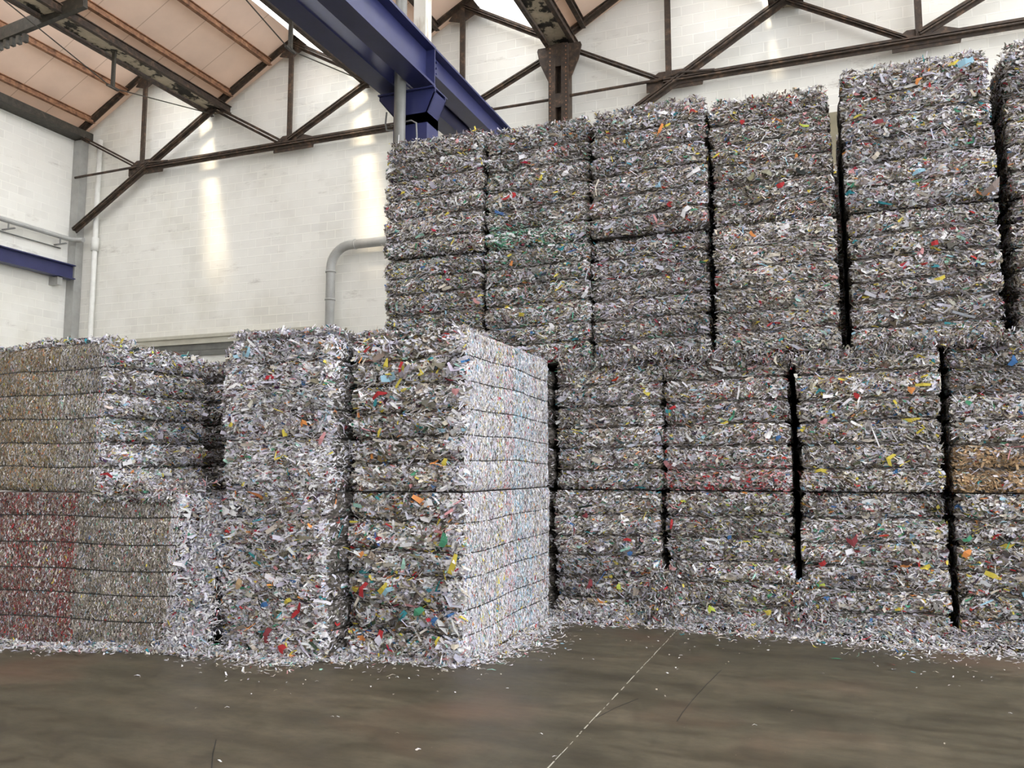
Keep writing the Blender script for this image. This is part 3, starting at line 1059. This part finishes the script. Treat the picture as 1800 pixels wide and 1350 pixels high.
def make_bale(x0, x1, yf, d, z0, h, label, pal, seed, dens=None, fine=(), rot=0.0, pivot=None, colfn=None, top=700, feats=(),
              clear=0.9, size=1.0, group=None, squeeze=(.018, .018), **kw):
    """front face runs x0..x1 at y = yf.  dens: flakes per square metre for front, right, back, left"""
    w = x1 - x0
    b = Bale(w, d, h, seed, fine=fine, **kw)
    dens = dens or {0: 3600}
    V, Q = b.core()
    vs, qs, cs, mi, sm = [V], [Q], [np.full((len(Q), 3), 0.3)], [np.ones(len(Q), int)], [np.ones(len(Q), bool)]
    off = len(V)
    parts = []
    for face, dn in dens.items():
        ur = (0, 1)
        if isinstance(dn, tuple):
            dn, ur = dn
        L_ = (w if face in (0, 2) else d) * (ur[1] - ur[0])
        parts.append(b.flakes(face, int(dn * L_ * h), pal, colfn, ur, clear, size))
    if top:
        parts.append(b.top_flakes(int(top), pal, kw.get('yr', (0, .3)) if False else (0, .3)))
    fr = features(b, feats, b.rng)
    for k in range(len(fr[0])):
        parts.append((fr[0][k], fr[1][k], fr[2][k]))
    for V2, Q2, C2 in parts:
        vs.append(V2); qs.append(Q2 + off); cs.append(C2); mi.append(np.zeros(len(Q2), int)); sm.append(np.zeros(len(Q2), bool))
        off += len(V2)
        STATS['flakes'] += len(Q2) // 2
    VV = np.concatenate(vs)
    sl, sr = squeeze
    lx, ly = b.lean
    sh = lx * VV[:, 2] / h
    VV[:, 0] = np.clip(VV[:, 0] - sh, -w / 2 - sl, w / 2 + sr) + sh
    VV[:, 2] = np.maximum(VV[:, 2], 0.002)
    if not top:
        VV[:, 2] = np.minimum(VV[:, 2], h - 0.002)
    me = np_mesh('paper_block', VV, np.concatenate(qs), [M['paper'], M['core']], np.concatenate(mi), np.concatenate(cs), np.concatenate(sm))
    # place: rotation about the front right corner of the bale
    cx_, cy_ = (x0 + x1) / 2, yf + d / 2
    if rot:
        px, py = pivot if pivot else (x1, yf)
        dx, dy = cx_ - px, cy_ - py
        cx_, cy_ = px + dx * math.cos(rot) - dy * math.sin(rot), py + dx * math.sin(rot) + dy * math.cos(rot)
    root = empty('paper_bale', (cx_, cy_, z0), rot)
    tag(root, label, 'paper bale', group)
    link('paper_block', me, root)
    for k in range(1, b.bands):
        V, Q = b.strap(k)
        o = link('strap', np_mesh('strap', V, Q, [M['strap']]), root)
    return root


def P_(**kw):
    return palette(**kw)


GT = 'bales in the tall rear stacks'
GL = 'bales in the lower rear row'
GF = 'bales in the front piles'
D_ = 2.2
HH = 1.365
Z1, Z2, Z3 = 1.37, 2.77, 4.14
FD = {0: 6400, 1: (1300, (0, .3)), 3: (1300, (0, .3))}

# ---- tall upper stacks, left to right
up = [
    # x0, x1, pal top, pal bottom, name
    (-4.99, -3.70, P_(white=24, lav=20, grey=24), P_(yellow=3.5, teal=2.6, sky=2.5, lime=1.5), 'leftmost'),
    (-3.66, -2.41, P_(sky=2, green=1, mint=2), P_(green=4, mint=3, yellow=2.5, teal=2), 'second'),
    (-2.38, -1.12, P_(lav=26, grey=30, white=18), P_(lav=24, grey=28, white=18, beige=5), 'third'),
    (-1.05, 0.15, P_(beige=16, brown=8, grey=22, lav=12, red=2), P_(cream=22, beige=14, grey=16, red=1.6), 'fourth'),
    (0.27, 1.58, P_(white=34, lav=30, orange=1.4, red=1.5, sky=1.6), P_(lav=26, grey=24, cream=14, maroon=1.2), 'fifth'),
    (1.70, 3.0, P_(lav=24, grey=26), P_(lav=24, grey=28, cream=14), 'rightmost'),
]


def mintband(rng, P, c, u, z):
    # green rich layer across the top of this bale, mostly on its left
    m = (z > 0.0) & (z < 0.28) & (rng.uniform(size=len(z)) < 0.42 * np.exp(-u * 0.9))
    c = c.copy()
    c[m] = np.where(rng.uniform(size=(m.sum(), 1)) < .5, np.array(PAL['green']), np.array(PAL['mint']))
    return c


for i, (x0, x1, pt, pb, nm) in enumerate(up):
    lean = [(0, 0), (0, 0), (.02, 0), (-.03, 0), (-.03, 0), (.0, 0)][i]
    tl = [0.0, 0.0, 0.012, 0.010, 0.012, 0][i]
    dz = [0.08, 0.06, 0.04, -.02, 0.07, 0.10][i]
    ds = dict(FD)
    if i == 5:
        ds[3] = (2600, (.2, 1)); ds.pop(1)
    if i == 0:
        ds[3] = (1500, (.6, 1))
    ft_t, ft_b = [], []
    if i == 0: ft_t = [(.62, .79, 'white', .07, .05, 1.2), (.2, .55, 'yellow', .06, .03, .3), (.65, .33, 'yellow', .06, .03, .6)]
    if i == 1:
        ft_t = [(.28, .43, 'red', .06, .045, 1.4), (.68, .82, 'red', .05, .04, 1.5), (.55, .55, 'yellow', .07, .03, 1.2), (.78, .56, 'white', .08, .05, .5)]
        ft_b = [(.64, .30, 'white', .075, .06, 1.5), (.27, .86, 'orange', .06, .04, 1.2), (.75, .95, 'teal', .08, .05, .3)]
    if i == 2: ft_t = [(.62, .79, 'orange', .15, .035, 1.1), (.67, .83, 'yellow', .10, .04, .3), (.9, .42, 'white', .16, .05, .5), (.84, .12, 'white', .13, .06, .9)]
    if i == 3:
        ft_t = [(.30, .83, 'red', .10, .05, 1.4), (.70, .50, 'orange', .16, .03, 1.5), (.58, .27, 'red', .08, .05, .4), (.05, .57, 'yellow', .09, .02, .5), (.8, .72, 'lime', .10, .03, -.4)]
        ft_b = [(.6, .93, 'white', .09, .05, .3), (.34, .90, 'orange', .09, .04, -.8), (.5, .72, 'cream', .13, .035, .1)]
    if i == 4:
        ft_t = [(.86, .94, 'sky', .14, .07, .2), (.86, .935, 'sky', .1, .06, .1), (.78, .95, 'yellow', .10, .03, .3), (.60, .83, 'red', .08, .05, .8), (.55, .86, 'orange', .08, .04, .8), (.25, .61, 'maroon', .10, .04, .1), (.5, .22, 'sky', .12, .05, .3), (.93, .52, 'yellow', .09, .04, 1.3), (.22, .38, 'cream', .08, .05, .8)]
        ft_b = [(.48, .68, 'pink', .08, .05, .7), (.58, .72, 'red', .06, .05, .2), (.6, .47, 'yellow', .10, .05, .3), (.46, .70, 'white', .07, .05, .1)]
    make_bale(x0 + (.01 if i == 3 else 0), x1, 8.74 + [0, .05, -.02, .03, -.02, 0][i], D_, Z3, HH + dz + .0,
              'upper bale of the %s tall rear stack, %s' % (nm, ['beside the blue crane column', 'grey white with scattered red scraps', 'grey with an orange scrap near its top', 'brownish with red scraps and a ragged top',
                                                                'whitest, blue scrap at top right corner', 'cut off at the right edge'][i]),
              pt, 100 + i, ds, top=1500, group=GT, feats=ft_t, colfn=mintband if i == 1 else None, lean=lean, tilt=tl, dome=[.04, .04, .07, .08, .07, .06][i], top_round=[.10, .09, .16, .12, .08, .18][i],
              amp=[1, 1, .9, .9, 1, .9][i], size=[.95, .95, .95, .85, 1.15, .95][i])
    make_bale(x0, x1, 8.74 + [.02, .0, .03, -.03, .02, .03][i], D_, Z2, HH,
              'lower bale of the %s tall rear stack, %s' % (nm, ['flecked with yellow and blue', 'flecked with green paper', 'plain dark grey', 'cream flecked, with its straps buried', 'grey with a pink scrap', 'cut off at the right edge'][i]),
              pb, 120 + i, ds, top=0, group=GT, feats=ft_b, colfn=None, tilt=tl * .5, amp=[1, 1, .9, .7, 1, .9][i], clear=[.9, .9, .85, .4, .9, .8][i],
              size=[.95, .95, .95, .9, 1, .95][i])

# ---- lower rear row; the two left columns stand hidden behind the front piles
low = [
    (-5.06, -3.98, None, None, None), (-3.94, -2.87, None, None, None),
    (-2.81, -1.665, P_(grey=26, yellow=1.5), P_(red=1.6, yellow=1.6, grey=24), 'leftmost'),
    (-1.60, -0.36, P_(red=2.6, pink=1.6, grey=22), P_(green=1.4, lime=1.4, grey=24, maroon=1), 'second'),
    (-0.265, 1.005, P_(yellow=3, beige=13, cream=16), P_(maroon=2, green=1.2, red=1.4, beige=10), 'third'),
    (1.10, 2.40, P_(grey=24, lav=22, blue=1, orange=1), P_(yellow=4, green=1.5, orange=1.5, teal=1.2), 'rightmost'),
]


def kraft_layer(rng, P, c, u, z):
    m = (z < 0.40 + 0.04 * np.sin(u * 9)) & (rng.uniform(size=len(z)) < 0.72)
    c = c.copy()
    k = rng.uniform(.35, 1.4, (m.sum(), 1))
    c[m] = np.clip(np.array(PAL['kraft']) * k, 0, .8)
    return c


def redlayer(rng, P, c, u, z):
    m = (z < 0.30) & (rng.uniform(size=len(z)) < 0.10)
    c = c.copy(); c[m] = PAL['pink']
    m = (z < 0.30) & (rng.uniform(size=len(z)) < 0.06)
    c[m] = PAL['red']
    return c


for i, (x0, x1, pt, pb, nm) in enumerate(low):
    if nm is None:
        for zz, lv in ((0, 'bottom'), (Z1, 'upper')):
            make_bale(x0, x1, 8.82, D_, zz, HH, '%s rear row bale hidden behind the front piles, under the %s tall stack' % (lv, 'leftmost' if i == 0 else 'second'),
                      BASE, 150 + i * 2 + (zz > 0), {0: (900, (.5, 1))}, top=0, group=GL)
        continue
    fu = {2: [(.45, .55, 'white', .08, .03, .4)],
          3: [(.08, .62, 'red', .07, .04, .4), (.04, .6, 'teal', .06, .04, 0), (.5, .5, 'yellow', .08, .04, .3), (.62, .72, 'white', .14, .02, 1.4), (.92, .38, 'blue', .06, .05, .8)],
          4: [(.81, .71, 'orange', .065, .065, 0), (.89, .73, 'yellow', .14, .03, 0), (.17, .70, 'teal', .09, .04, .2), (.43, .67, 'red', .08, .05, -.8), (.66, .22, 'yellow', .12, .06, 1.2), (.55, .38, 'white', .20, .018, 1.9), (.18, .50, 'pink', .08, .05, .6), (.8, .5, 'yellow', .16, .04, .1), (.15, .14, 'yellow', .12, .04, 0), (.44, .62, 'white', .12, .018, 1.3)],
          5: [(.40, .88, 'blue', .10, .06, 1.2), (.55, .78, 'mint', .10, .04, -.4), (.12, .48, 'white', .10, .07, .5)]}[i]
    fl = {2: [(.62, .27, 'lime', .07, .055, 1.4), (.33, .27, 'maroon', .12, .05, 1.2), (.30, .80, 'maroon', .06, .05, .6), (.50, .33, 'yellow', .10, .05, .3), (.72, .52, 'blue', .05, .06, 1.2), (.44, .15, 'orange', .09, .03, -.4), (.70, .62, 'red', .09, .03, 0)],
          3: [(.05, .75, 'red', .10, .03, 1.4), (.52, .66, 'blue', .09, .05, 1.5), (.36, .12, 'lime', .07, .06, .4), (.1, .2, 'green', .06, .06, 0), (.8, .14, 'yellow', .06, .05, .5)],
          4: [(.35, .68, 'maroon', .10, .07, .2), (.14, .5, 'red', .07, .05, .6), (.72, .5, 'orange', .10, .04, .3), (.85, .5, 'yellow', .12, .05, .4), (.12, .34, 'lime', .08, .06, .2), (.45, .10, 'blue', .12, .03, 1.2)],
          5: [(.05, .7, 'green', .08, .05, .5), (.3, .66, 'yellow', .12, .06, .6), (.05, .6, 'orange', .09, .06, 1), (.2, .46, 'yellow', .14, .05, -.4), (.4, .35, 'sky', .07, .05, .3)]}[i]
    ds = dict(FD)
    if i == 5: ds[3] = (2600, (.3, 1)); ds.pop(1)
    make_bale(x0 + (-.015 if i == 3 else 0), x1 + (.03 if i == 2 else 0), 8.76 + [0, 0, .03, .0, -.02, .02][i], D_, Z1, Z2 - Z1 - .01,
              'upper bale of the %s lower rear column, %s' % (nm, {2: 'beside the bright side of the front pile', 3: 'sprinkled with red', 4: 'with yellow patches and an orange square', 5: 'with an orange brown layer at its bottom'}[i]),
              pt, 160 + i, ds, top=0, group=GL, feats=fu, colfn={5: kraft_layer, 3: redlayer}.get(i), size=[1, 1, 1.05, 1.0, 1.0, 1.0][i])
    make_bale(x0, x1, 8.74 + [0, 0, -.02, -.02, .0, .0][i], D_, 0.0, Z1 - .005,
              'bottom bale of the %s lower rear column, %s' % (nm, {2: 'with a lime square and dark red scraps', 3: 'faintly green with a blue scrap', 4: 'with a large dark red scrap', 5: 'yellow flecked'}[i]),
              pb, 180 + i, ds, top=0, group=GL, feats=fl, size=[1, 1, 1.1, 1.05, 1.05, 1.1][i], amp=.85)

# one bale stack further back, glimpsed in the slot between the fourth and fifth tall stacks
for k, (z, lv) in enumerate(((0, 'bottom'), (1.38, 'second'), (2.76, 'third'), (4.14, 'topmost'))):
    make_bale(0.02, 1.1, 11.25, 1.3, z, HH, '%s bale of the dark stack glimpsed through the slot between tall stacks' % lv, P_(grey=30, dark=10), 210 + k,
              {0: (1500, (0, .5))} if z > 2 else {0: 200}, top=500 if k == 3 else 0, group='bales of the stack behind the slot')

# bales of the second row, which close the dark gaps
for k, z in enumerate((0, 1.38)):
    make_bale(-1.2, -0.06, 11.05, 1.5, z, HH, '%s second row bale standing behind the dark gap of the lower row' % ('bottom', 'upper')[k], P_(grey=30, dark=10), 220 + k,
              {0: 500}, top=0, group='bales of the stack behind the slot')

# ---- front piles
DC = P_(white=28, grey=20, beige=13, brown=9, dark=4, yellow=2.0, orange=.9, red=1.2, green=.9, teal=.7)


def front3(rng, P, c, u, z):
    return c


SIDE = palette(white=50, lav=34, grey=14, cream=14, beige=2, brown=1, dark=2, sky=3, yellow=1.6, red=.9, pink=1.6, mint=1.6, teal=.6, blue=.7, orange=.8, green=.4, maroon=.3)


def side_mix(rng, P, c, u, z):
    # the pressed long side is whiter, with faint coloured layers standing upright
    c = c.copy()
    m = P[:, 0] > 0.40
    n = int(m.sum())
    if n:
        cc = pick(rng, n, SIDE)
        yy = P[m][:, 1]
        for y0, wd, name, pr in ((0.15, .12, 'sky', .16), (-.35, .08, 'yellow', .10), (-.1, .10, 'pink', .10), (.45, .1, 'sky', .10), (-.7, .08, 'cream', .2), (.75, .06, 'cream', .25)):
            q = (np.abs(yy - y0) < wd) & (rng.uniform(size=n) < pr)
            cc[q] = PAL[name]
        c[m] = cc
    return c


f3t = [(.29, .80, 'yellow', .13, .05, 1.1), (.45, .77, 'red', .12, .03, 1.4), (.62, .74, 'yellow', .06, .05, 1.2), (.86, .79, 'dark', .14, .03, .9), (.93, .62, 'pink', .075, .06, 0), (.26, .60, 'red', .16, .04, .3),
       (.22, .56, 'teal', .07, .03, 1.3), (.06, .48, 'orange', .15, .035, -.9), (.25, .37, 'yellow', .08, .03, 1.2), (.82, .17, 'yellow', .10, .05, 1.3), (.8, .02, 'white', .12, .04, .2), (.9, .44, 'white', .10, .035, -.4)]
f3b = [(.72, .93, 'white', .09, .06, .4), (.78, .82, 'yellow', .07, .02, 1.1), (.85, .72, 'green', .12, .06, 1.2), (.5, .57, 'mint', .09, .04, 1.4), (.92, .58, 'yellow', .18, .045, 1.2), (.1, .62, 'orange', .08, .05, .3), (.33, .42, 'yellow', .12, .06, .8),
       (.38, .40, 'sky', .12, .05, .6), (.15, .40, 'red', .14, .05, 1.1), (.63, .28, 'green', .12, .06, .8), (.78, .24, 'blue', .08, .05, 1.2), (.28, .12, 'red', .12, .05, 1.2), (.38, .16, 'orange', .10, .03, 1.3), (.12, .5, 'teal', .1, .06, .2), (.5, .26, 'teal', .1, .06, .9), (.8, .12, 'yellow', .10, .03, 1.3), (.45, .68, 'white', .16, .02, .7), (.06, .3, 'cream', .2, .03, 1.2)]
make_bale(-3.94, -2.85, 6.40, D_, 1.40, 1.38, 'upper bale of the front pile with bright white side, brownish front', DC, 301,
          {0: 6000, 1: 17000, 3: (700, (.6, 1))}, fine=(1,), colfn=side_mix, top=1800, group=GF, feats=f3t, size=1.25, squeeze=(.018, .2), rc=.05, top_round=.05, tilt=0.02, dome=.03)
DC2 = P_(white=30, grey=18, beige=12, brown=7, dark=5, yellow=3.0, orange=1.6, red=1.8, green=1.2, teal=2.2, blue=1.6)
make_bale(-3.94, -2.85, 6.38, D_ + .04, 0, 1.395, 'bottom bale of the front pile with bright white side, large colourful scraps', DC2, 302,
          {0: 5200, 1: 17000, 3: (300, (.6, 1))}, fine=(1,), colfn=side_mix, top=0, group=GF, feats=f3b, size=1.4, squeeze=(.018, .2), rc=.05, top_round=.04, tilt=-0.03)

MC = P_(white=36, lav=30, grey=20, cream=6, beige=5, brown=3, dark=5, yellow=.5, teal=.7, red=.7)
make_bale(-5.17, -4.02, 6.16, D_, 1.39, 1.40, 'upper bale of the lavender white front pile second from left', MC, 311,
          {0: 7400, 1: (1500, (0, .3)), 3: (2500, (.7, 1))}, top=2600, group=GF, size=1.1, clear=.25, amp=.30, top_round=.16, dome=.05, rc=.10,
          feats=[(.78, .42, 'orange', .07, .06, .3), (.93, .33, 'pink', .14, .04, 1.0), (.10, .43, 'yellow', .05, .04, .6), (.24, .90, 'sky', .10, .04, 1.2)])
MC2 = P_(white=34, lav=26, grey=20, cream=9, beige=8, brown=4, dark=6, blue=.9, teal=.9, red=1, maroon=.9)
make_bale(-5.10, -3.99, 6.10, D_, 0, 1.40, 'bottom bale of the lavender white front pile second from left', MC2, 312,
          {0: 6600, 1: (600, (0, .2)), 3: (2500, (.7, 1))}, top=0, group=GF, size=1.2, clear=.35, amp=.38, rc=.10,
          feats=[(.20, .42, 'kraft', .10, .06, 1.1), (.05, .88, 'white', .09, .07, -.3), (.66, .33, 'yellow', .08, .05, .6), (.5, .12, 'maroon', .14, .06, 1.3), (.44, .3, 'blue', .08, .05, .4), (.12, .86, 'white', .09, .05, -.3), (.65, .05, 'red', .08, .06, 1)])

# left pile: long pressed faces towards the viewer, ragged ends to the right


WHITE_END = palette(white=60, lav=34, grey=10, cream=8, beige=2, brown=1, pink=2, red=1.2)


def lowleft(rng, P, c, u, z):
    c = c.copy()
    fr = (P[:, 1] < -0.45) & (P[:, 0] < 1.02)
    xl = P[:, 0]
    red = fr & (xl < 0.03)
    q = red & (rng.uniform(size=len(z)) < 0.42)
    c[q] = np.where(rng.uniform(size=(q.sum(), 1)) < .55, np.array((.20, .055, .055)), np.array((.30, .18, .15))) * rng.uniform(.6, 1.2, (q.sum(), 1))
    q = fr & (np.abs(xl + 0.02) < 0.09) & (rng.uniform(size=len(z)) < 0.16)
    c[q] = (.36, .05, .05)
    q = fr & (np.abs(xl + 0.55) < 0.14) & (rng.uniform(size=len(z)) < 0.06)
    c[q] = PAL['red']
    q = fr & (xl > 0.03) & (rng.uniform(size=len(z)) < 0.35)
    c[q] = np.array((.34, .30, .25)) * rng.uniform(.6, 1.25, (q.sum(), 1))
    q = ~fr
    c[q] = pick(rng, int(q.sum()), WHITE_END)
    return c


def upleft(rng, P, c, u, z):
    c = c.copy()
    fr = (P[:, 1] < -0.45) & (P[:, 0] < 1.0)
    q = fr & (rng.uniform(size=len(z)) < 0.40)
    c[q] = np.array((.40, .35, .27)) * rng.uniform(.6, 1.25, (q.sum(), 1))
    q = fr & (P[:, 0] < .45) & (rng.uniform(size=len(z)) < 0.30)
    c[q] = np.array((.42, .32, .18)) * rng.uniform(.6, 1.25, (q.sum(), 1))
    q = fr & (P[:, 0] < .35) & (rng.uniform(size=len(z)) < 0.03)
    c[q] = PAL['orange']
    return c


LP = palette(white=15, lav=12, grey=28, cream=12, beige=24, brown=12, dark=8, red=1.2, orange=.5)
make_bale(-7.66, -5.43, 5.94, 1.18, 0, 1.375, 'bottom bale of the left pile, dark red left half and beige right half', LP, 321,
          {0: (15000, (.12, 1)), 1: 7500}, fine=(0,), squeeze=(.1, .15), rot=math.radians(8.5), pivot=(-5.43, 5.94), colfn=lowleft, top=0, group=GF, rc=.04, top_round=.03, amp=1.0, bands=6)
UP = palette(white=28, lav=26, grey=22, cream=12, beige=8, brown=3, dark=5, yellow=2.0, lime=1.0, mint=1.4, red=.9, teal=.8, orange=.6)
make_bale(-8.48, -6.27, 5.83, 1.18, 1.374, 1.41, 'upper bale of the left pile, brownish long face and ragged white right end', UP, 322,
          {0: (15000, (.12, 1)), 1: 7800}, fine=(0,), squeeze=(.1, .2), rot=math.radians(-6), pivot=(-6.27, 5.83), colfn=upleft, top=1600, group=GF, rc=.08, top_round=.12, dome=.05, amp=1.5)
# dark stack behind the left pile
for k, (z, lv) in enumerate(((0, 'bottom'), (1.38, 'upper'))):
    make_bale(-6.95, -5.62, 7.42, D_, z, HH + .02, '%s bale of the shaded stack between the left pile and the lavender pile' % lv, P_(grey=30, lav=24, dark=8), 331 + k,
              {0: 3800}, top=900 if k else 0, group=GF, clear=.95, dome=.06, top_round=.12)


# ------------------------------------------------------------------ loose paper
def loose(name, label, n, sampler, pal, seed, size=1.0, flat=0.35):
    rng = np.random.default_rng(seed)
    P = sampler(rng, n)
    n = len(P)
    th = rng.uniform(0, math.pi, n)
    T1 = np.stack([np.cos(th), np.sin(th), 0 * th], -1)
    T2 = np.stack([-np.sin(th), np.cos(th), 0 * th], -1)
    Nn = np.tile(np.array([0, 0, 1.0]), (n, 1))
    L = np.minimum(rng.lognormal(math.log(0.042), 0.4, n), .12) * size
    W = np.minimum(rng.lognormal(math.log(0.012), 0.4, n), .04) * size
    V, Q = flake_geometry(rng, P, T1, T2, Nn, L, W, rng.normal(0, flat, n), rng.normal(0, flat, n), rng.normal(0, .12, n))
    V[:, 2] = np.maximum(V[:, 2], 0.002 + rng.uniform(0, .002, len(V)))
    me = np_mesh(name, V, Q, [M['paper']], None, np.repeat(pick(rng, n, pal), 2, 0))
    o = link(name, me)
    tag(o, label, 'loose paper', kind='stuff')
    return o


WP = palette(white=60, lav=30, cream=18, grey=8, beige=4, brown=1, dark=2, pink=2, red=1, yellow=1.2, sky=1.5, mint=1, green=.5, blue=.5, orange=.8)


def rear_skirt(rng, n):
    x = rng.uniform(-2.9, 2.6, n)
    reach = 0.10 + 0.14 * np.clip((x + 2.5) / 4, 0, 1)
    reach = reach * (1 + .35 * np.sin(x * 3.1) * np.sin(x * 1.3 + 1))
    d = rng.exponential(1, n) * reach * .62
    hmax = 0.11 + 0.08 * np.clip((x + 1.5) / 3, 0, 1) + .04 * np.sin(x * 4.7)
    z = np.maximum(hmax - d * 0.75, 0) * rng.uniform(.2, 1, n) ** .4
    return np.stack([x, 8.72 - d, z + .004], -1)


loose('paper_drift', 'white drift of loose shreds along the foot of the rear bale wall', 15000, rear_skirt, WP, 401, 1.05)


def front_skirt(rng, n):
    seg = np.array([(-7.7, 5.58), (-5.43, 5.92), (-5.15, 6.02), (-4.02, 6.06), (-3.95, 6.34), (-2.85, 6.36), (-2.79, 6.45), (-2.79, 8.6)])
    dl = np.linalg.norm(np.diff(seg, axis=0), axis=1)
    s = rng.uniform(0, dl.sum(), n)
    cum = np.concatenate([[0], np.cumsum(dl)])
    i = np.clip(np.searchsorted(cum, s) - 1, 0, len(dl) - 1)
    t = (s - cum[i]) / dl[i]
    p = seg[i] + (seg[i + 1] - seg[i]) * t[:, None]
    tv = (seg[i + 1] - seg[i]) / dl[i][:, None]
    nv = np.stack([tv[:, 1], -tv[:, 0]], -1)
    reach = 0.06 * (1 + .6 * np.sin(s * 2.3)) + .02
    d = rng.exponential(1, n) * reach
    p = p + nv * (d - .02)[:, None]
    z = np.maximum(.040 + .02 * np.sin(s * 5) - d * .6, 0) * rng.uniform(0.1, 1, n)
    return np.stack([p[:, 0], p[:, 1], z + .004], -1)


loose('paper_drift', 'thin line of loose shreds along the foot of the front piles', 9000, front_skirt, WP, 402, 1.0)


def corner_spill(rng, n):
    # white cascade filling the nook between the left pile and the lavender pile
    z = 1.30 * rng.uniform(0, 1, n) ** 1.25
    wd = 0.13 + 0.12 * (1 - z / 1.3)
    x = -5.27 + rng.normal(0, 1, n) * wd * .55
    y = 5.93 + 0.20 * z + rng.normal(0, .03, n) - 0.10 * (1 - z / 1.3) + np.abs(x + 5.27) * .1
    return np.stack([x, y, z + .01], -1)


loose('paper_spill', 'white heap of loose shreds spilling down between left pile and lavender pile', 8000, corner_spill, palette(white=70, lav=36, cream=8, grey=6, beige=1, brown=.5, dark=1.5, pink=1.5), 403, 1.1, .6)


def ledge(rng, n):
    x = rng.uniform(-6.3, -5.45, n)
    e = np.abs(rng.normal(0, .22, n)) - .03
    y = 5.93 + (x + 5.43) * .15 + e
    z = np.where(e < 0, 1.37 - rng.uniform(0, .07, n), 1.385 + .10 * rng.uniform(0, 1, n) * np.clip(e / .08, .2, 1))
    return np.stack([x, y, z], -1)


loose('paper_drift', 'loose pale shreds lying on top of the bottom left bale', 4200, ledge, palette(white=50, lav=24, cream=16, pink=4, red=2, yellow=2, brown=2), 404, 1.15, .5)


def seam_spill(rng, n):
    x = rng.uniform(-2.75, 1.7, n)
    y = 8.71 + rng.uniform(-.07, .08, n)
    z = 2.76 + rng.normal(0, .035, n) - .04 * np.sin((x + .9) * 2.2)
    m = (np.abs(x + .35) < .75)
    z = np.where(m, z - .06 * rng.uniform(0, 1, n), z)
    return np.stack([x, y, z], -1)


loose('paper_drift', 'ragged fringe of loose shreds between the lower row and the tall stacks', 5500, seam_spill, palette(grey=26, lav=24), 405, 1.0, .8)


def gap_heap(rng, n):
    g = rng.choice(3, n, p=[.45, .3, .25])
    xc = np.array([-1.63, -.30, 1.055])[g]
    top = np.array([.55, .50, .12])[g]
    t = rng.uniform(0, 1, n)
    x = xc + rng.normal(0, 1, n) * (.05 + .10 * (1 - t))
    y = 8.70 + rng.uniform(-.10, .05, n) * (1.2 - t)
    return np.stack([x, y, top * t + .01], -1)


loose('paper_spill', 'small heaps of loose shreds at the foot of the dark gaps in the rear row', 4200, gap_heap, palette(white=34, lav=26, grey=16, red=1.6, green=1.5), 406, 1.05, .7)

# ---- single scraps lying on the bare floor
rng = np.random.default_rng(77)
spots = [(241, 1188), (247, 1190), (468, 1176), (397, 1190), (399, 1244), (387, 1338), (350, 1170), (557, 1198), (594, 1260), (584, 1260), (345, 1245),
         (1023, 1158), (1019, 1124), (690, 1187), (698, 1191), (640, 1182), (652, 1187), (1310, 1123), (1275, 1167), (1393, 1250), (1192, 1177), (1188, 1174),
         (1170, 1224), (1625, 1181), (1645, 1182), (1595, 1167), (1712, 1190), (1727, 1197), (1669, 1205), (1686, 1206), (1640, 1162), (1670, 1163), (1535, 1155), (1494, 1151), (1776, 1254), (1790, 1175), (1765, 1178), (1493, 1151),
         (1042, 1159), (735, 1318), (698, 1289), (733, 1318), (975, 1330)]
for _ in range(110):
    a = rng.uniform()
    if a < .5:
        px = rng.uniform(860, 1790); py = 1112 + (px - 1000) * .05 * (px > 1000) + rng.exponential(26)
    else:
        px = rng.uniform(380, 880); py = 1168 + (px - 600) * .03 + rng.exponential(18)
    spots.append((px, py))
sc_mat = M['paper']
fl = 0
for i, (px, py) in enumerate(spots):
    if py > 1345: continue
    x, y = on_floor(px, py)
    if i == 0: sz = 1.6
    elif i in (5, 13, 24): sz = 1.5
    else: sz = rng.uniform(.55, 1.15)
    th = rng.uniform(0, math.pi)
    T1 = np.array([[math.cos(th), math.sin(th), 0]]); T2 = np.array([[-math.sin(th), math.cos(th), 0]])
    V, Q = flake_geometry(rng, np.zeros((1, 3)), T1, T2, np.array([[0, 0, 1.0]]), np.array([.030 * sz]), np.array([.013 * sz]), np.zeros(1), np.array([rng.normal(0, .15)]), np.array([.1]))
    V[:, 2] -= V[:, 2].min() - .0015
    me = np_mesh('paper_scrap', V, Q, [sc_mat], None, np.repeat(np.clip(pick(rng, 1, {'white': 5, 'cream': 3}), 0, .85), 2, 0))
    o = link('paper_scrap', me)
    o.location = (x, y, 0)
    tag(o, 'small pale paper scrap lying on the bare brown floor', 'paper scrap', 'single paper scraps on the floor')
for px, py, colr, lab in ((1470, 1158, 'green', 'small green paper scrap on the floor in front of the third rear column'),
                          (864, 1178, 'mint', 'small mint green paper scrap on the floor by the corner of the front pile'),
                          (1590, 1145, 'teal', 'small teal paper scrap at the edge of the rear drift')):
    x, y = on_floor(px, py)
    V, Q = flake_geometry(rng, np.zeros((1, 3)), np.array([[1., .1, 0]]), np.array([[-.1, 1., 0]]), np.array([[0, 0, 1.0]]), np.array([.075]), np.array([.035]), np.zeros(1), np.zeros(1), np.array([.05]))
    V[:, 2] -= V[:, 2].min() - .0015
    o = link('paper_scrap', np_mesh('paper_scrap', V, Q, [sc_mat], None, np.array([PAL[colr]] * 2)))
    o.location = (x, y, 0)
    tag(o, lab, 'paper scrap')
print('flakes on bales', STATS['flakes'])
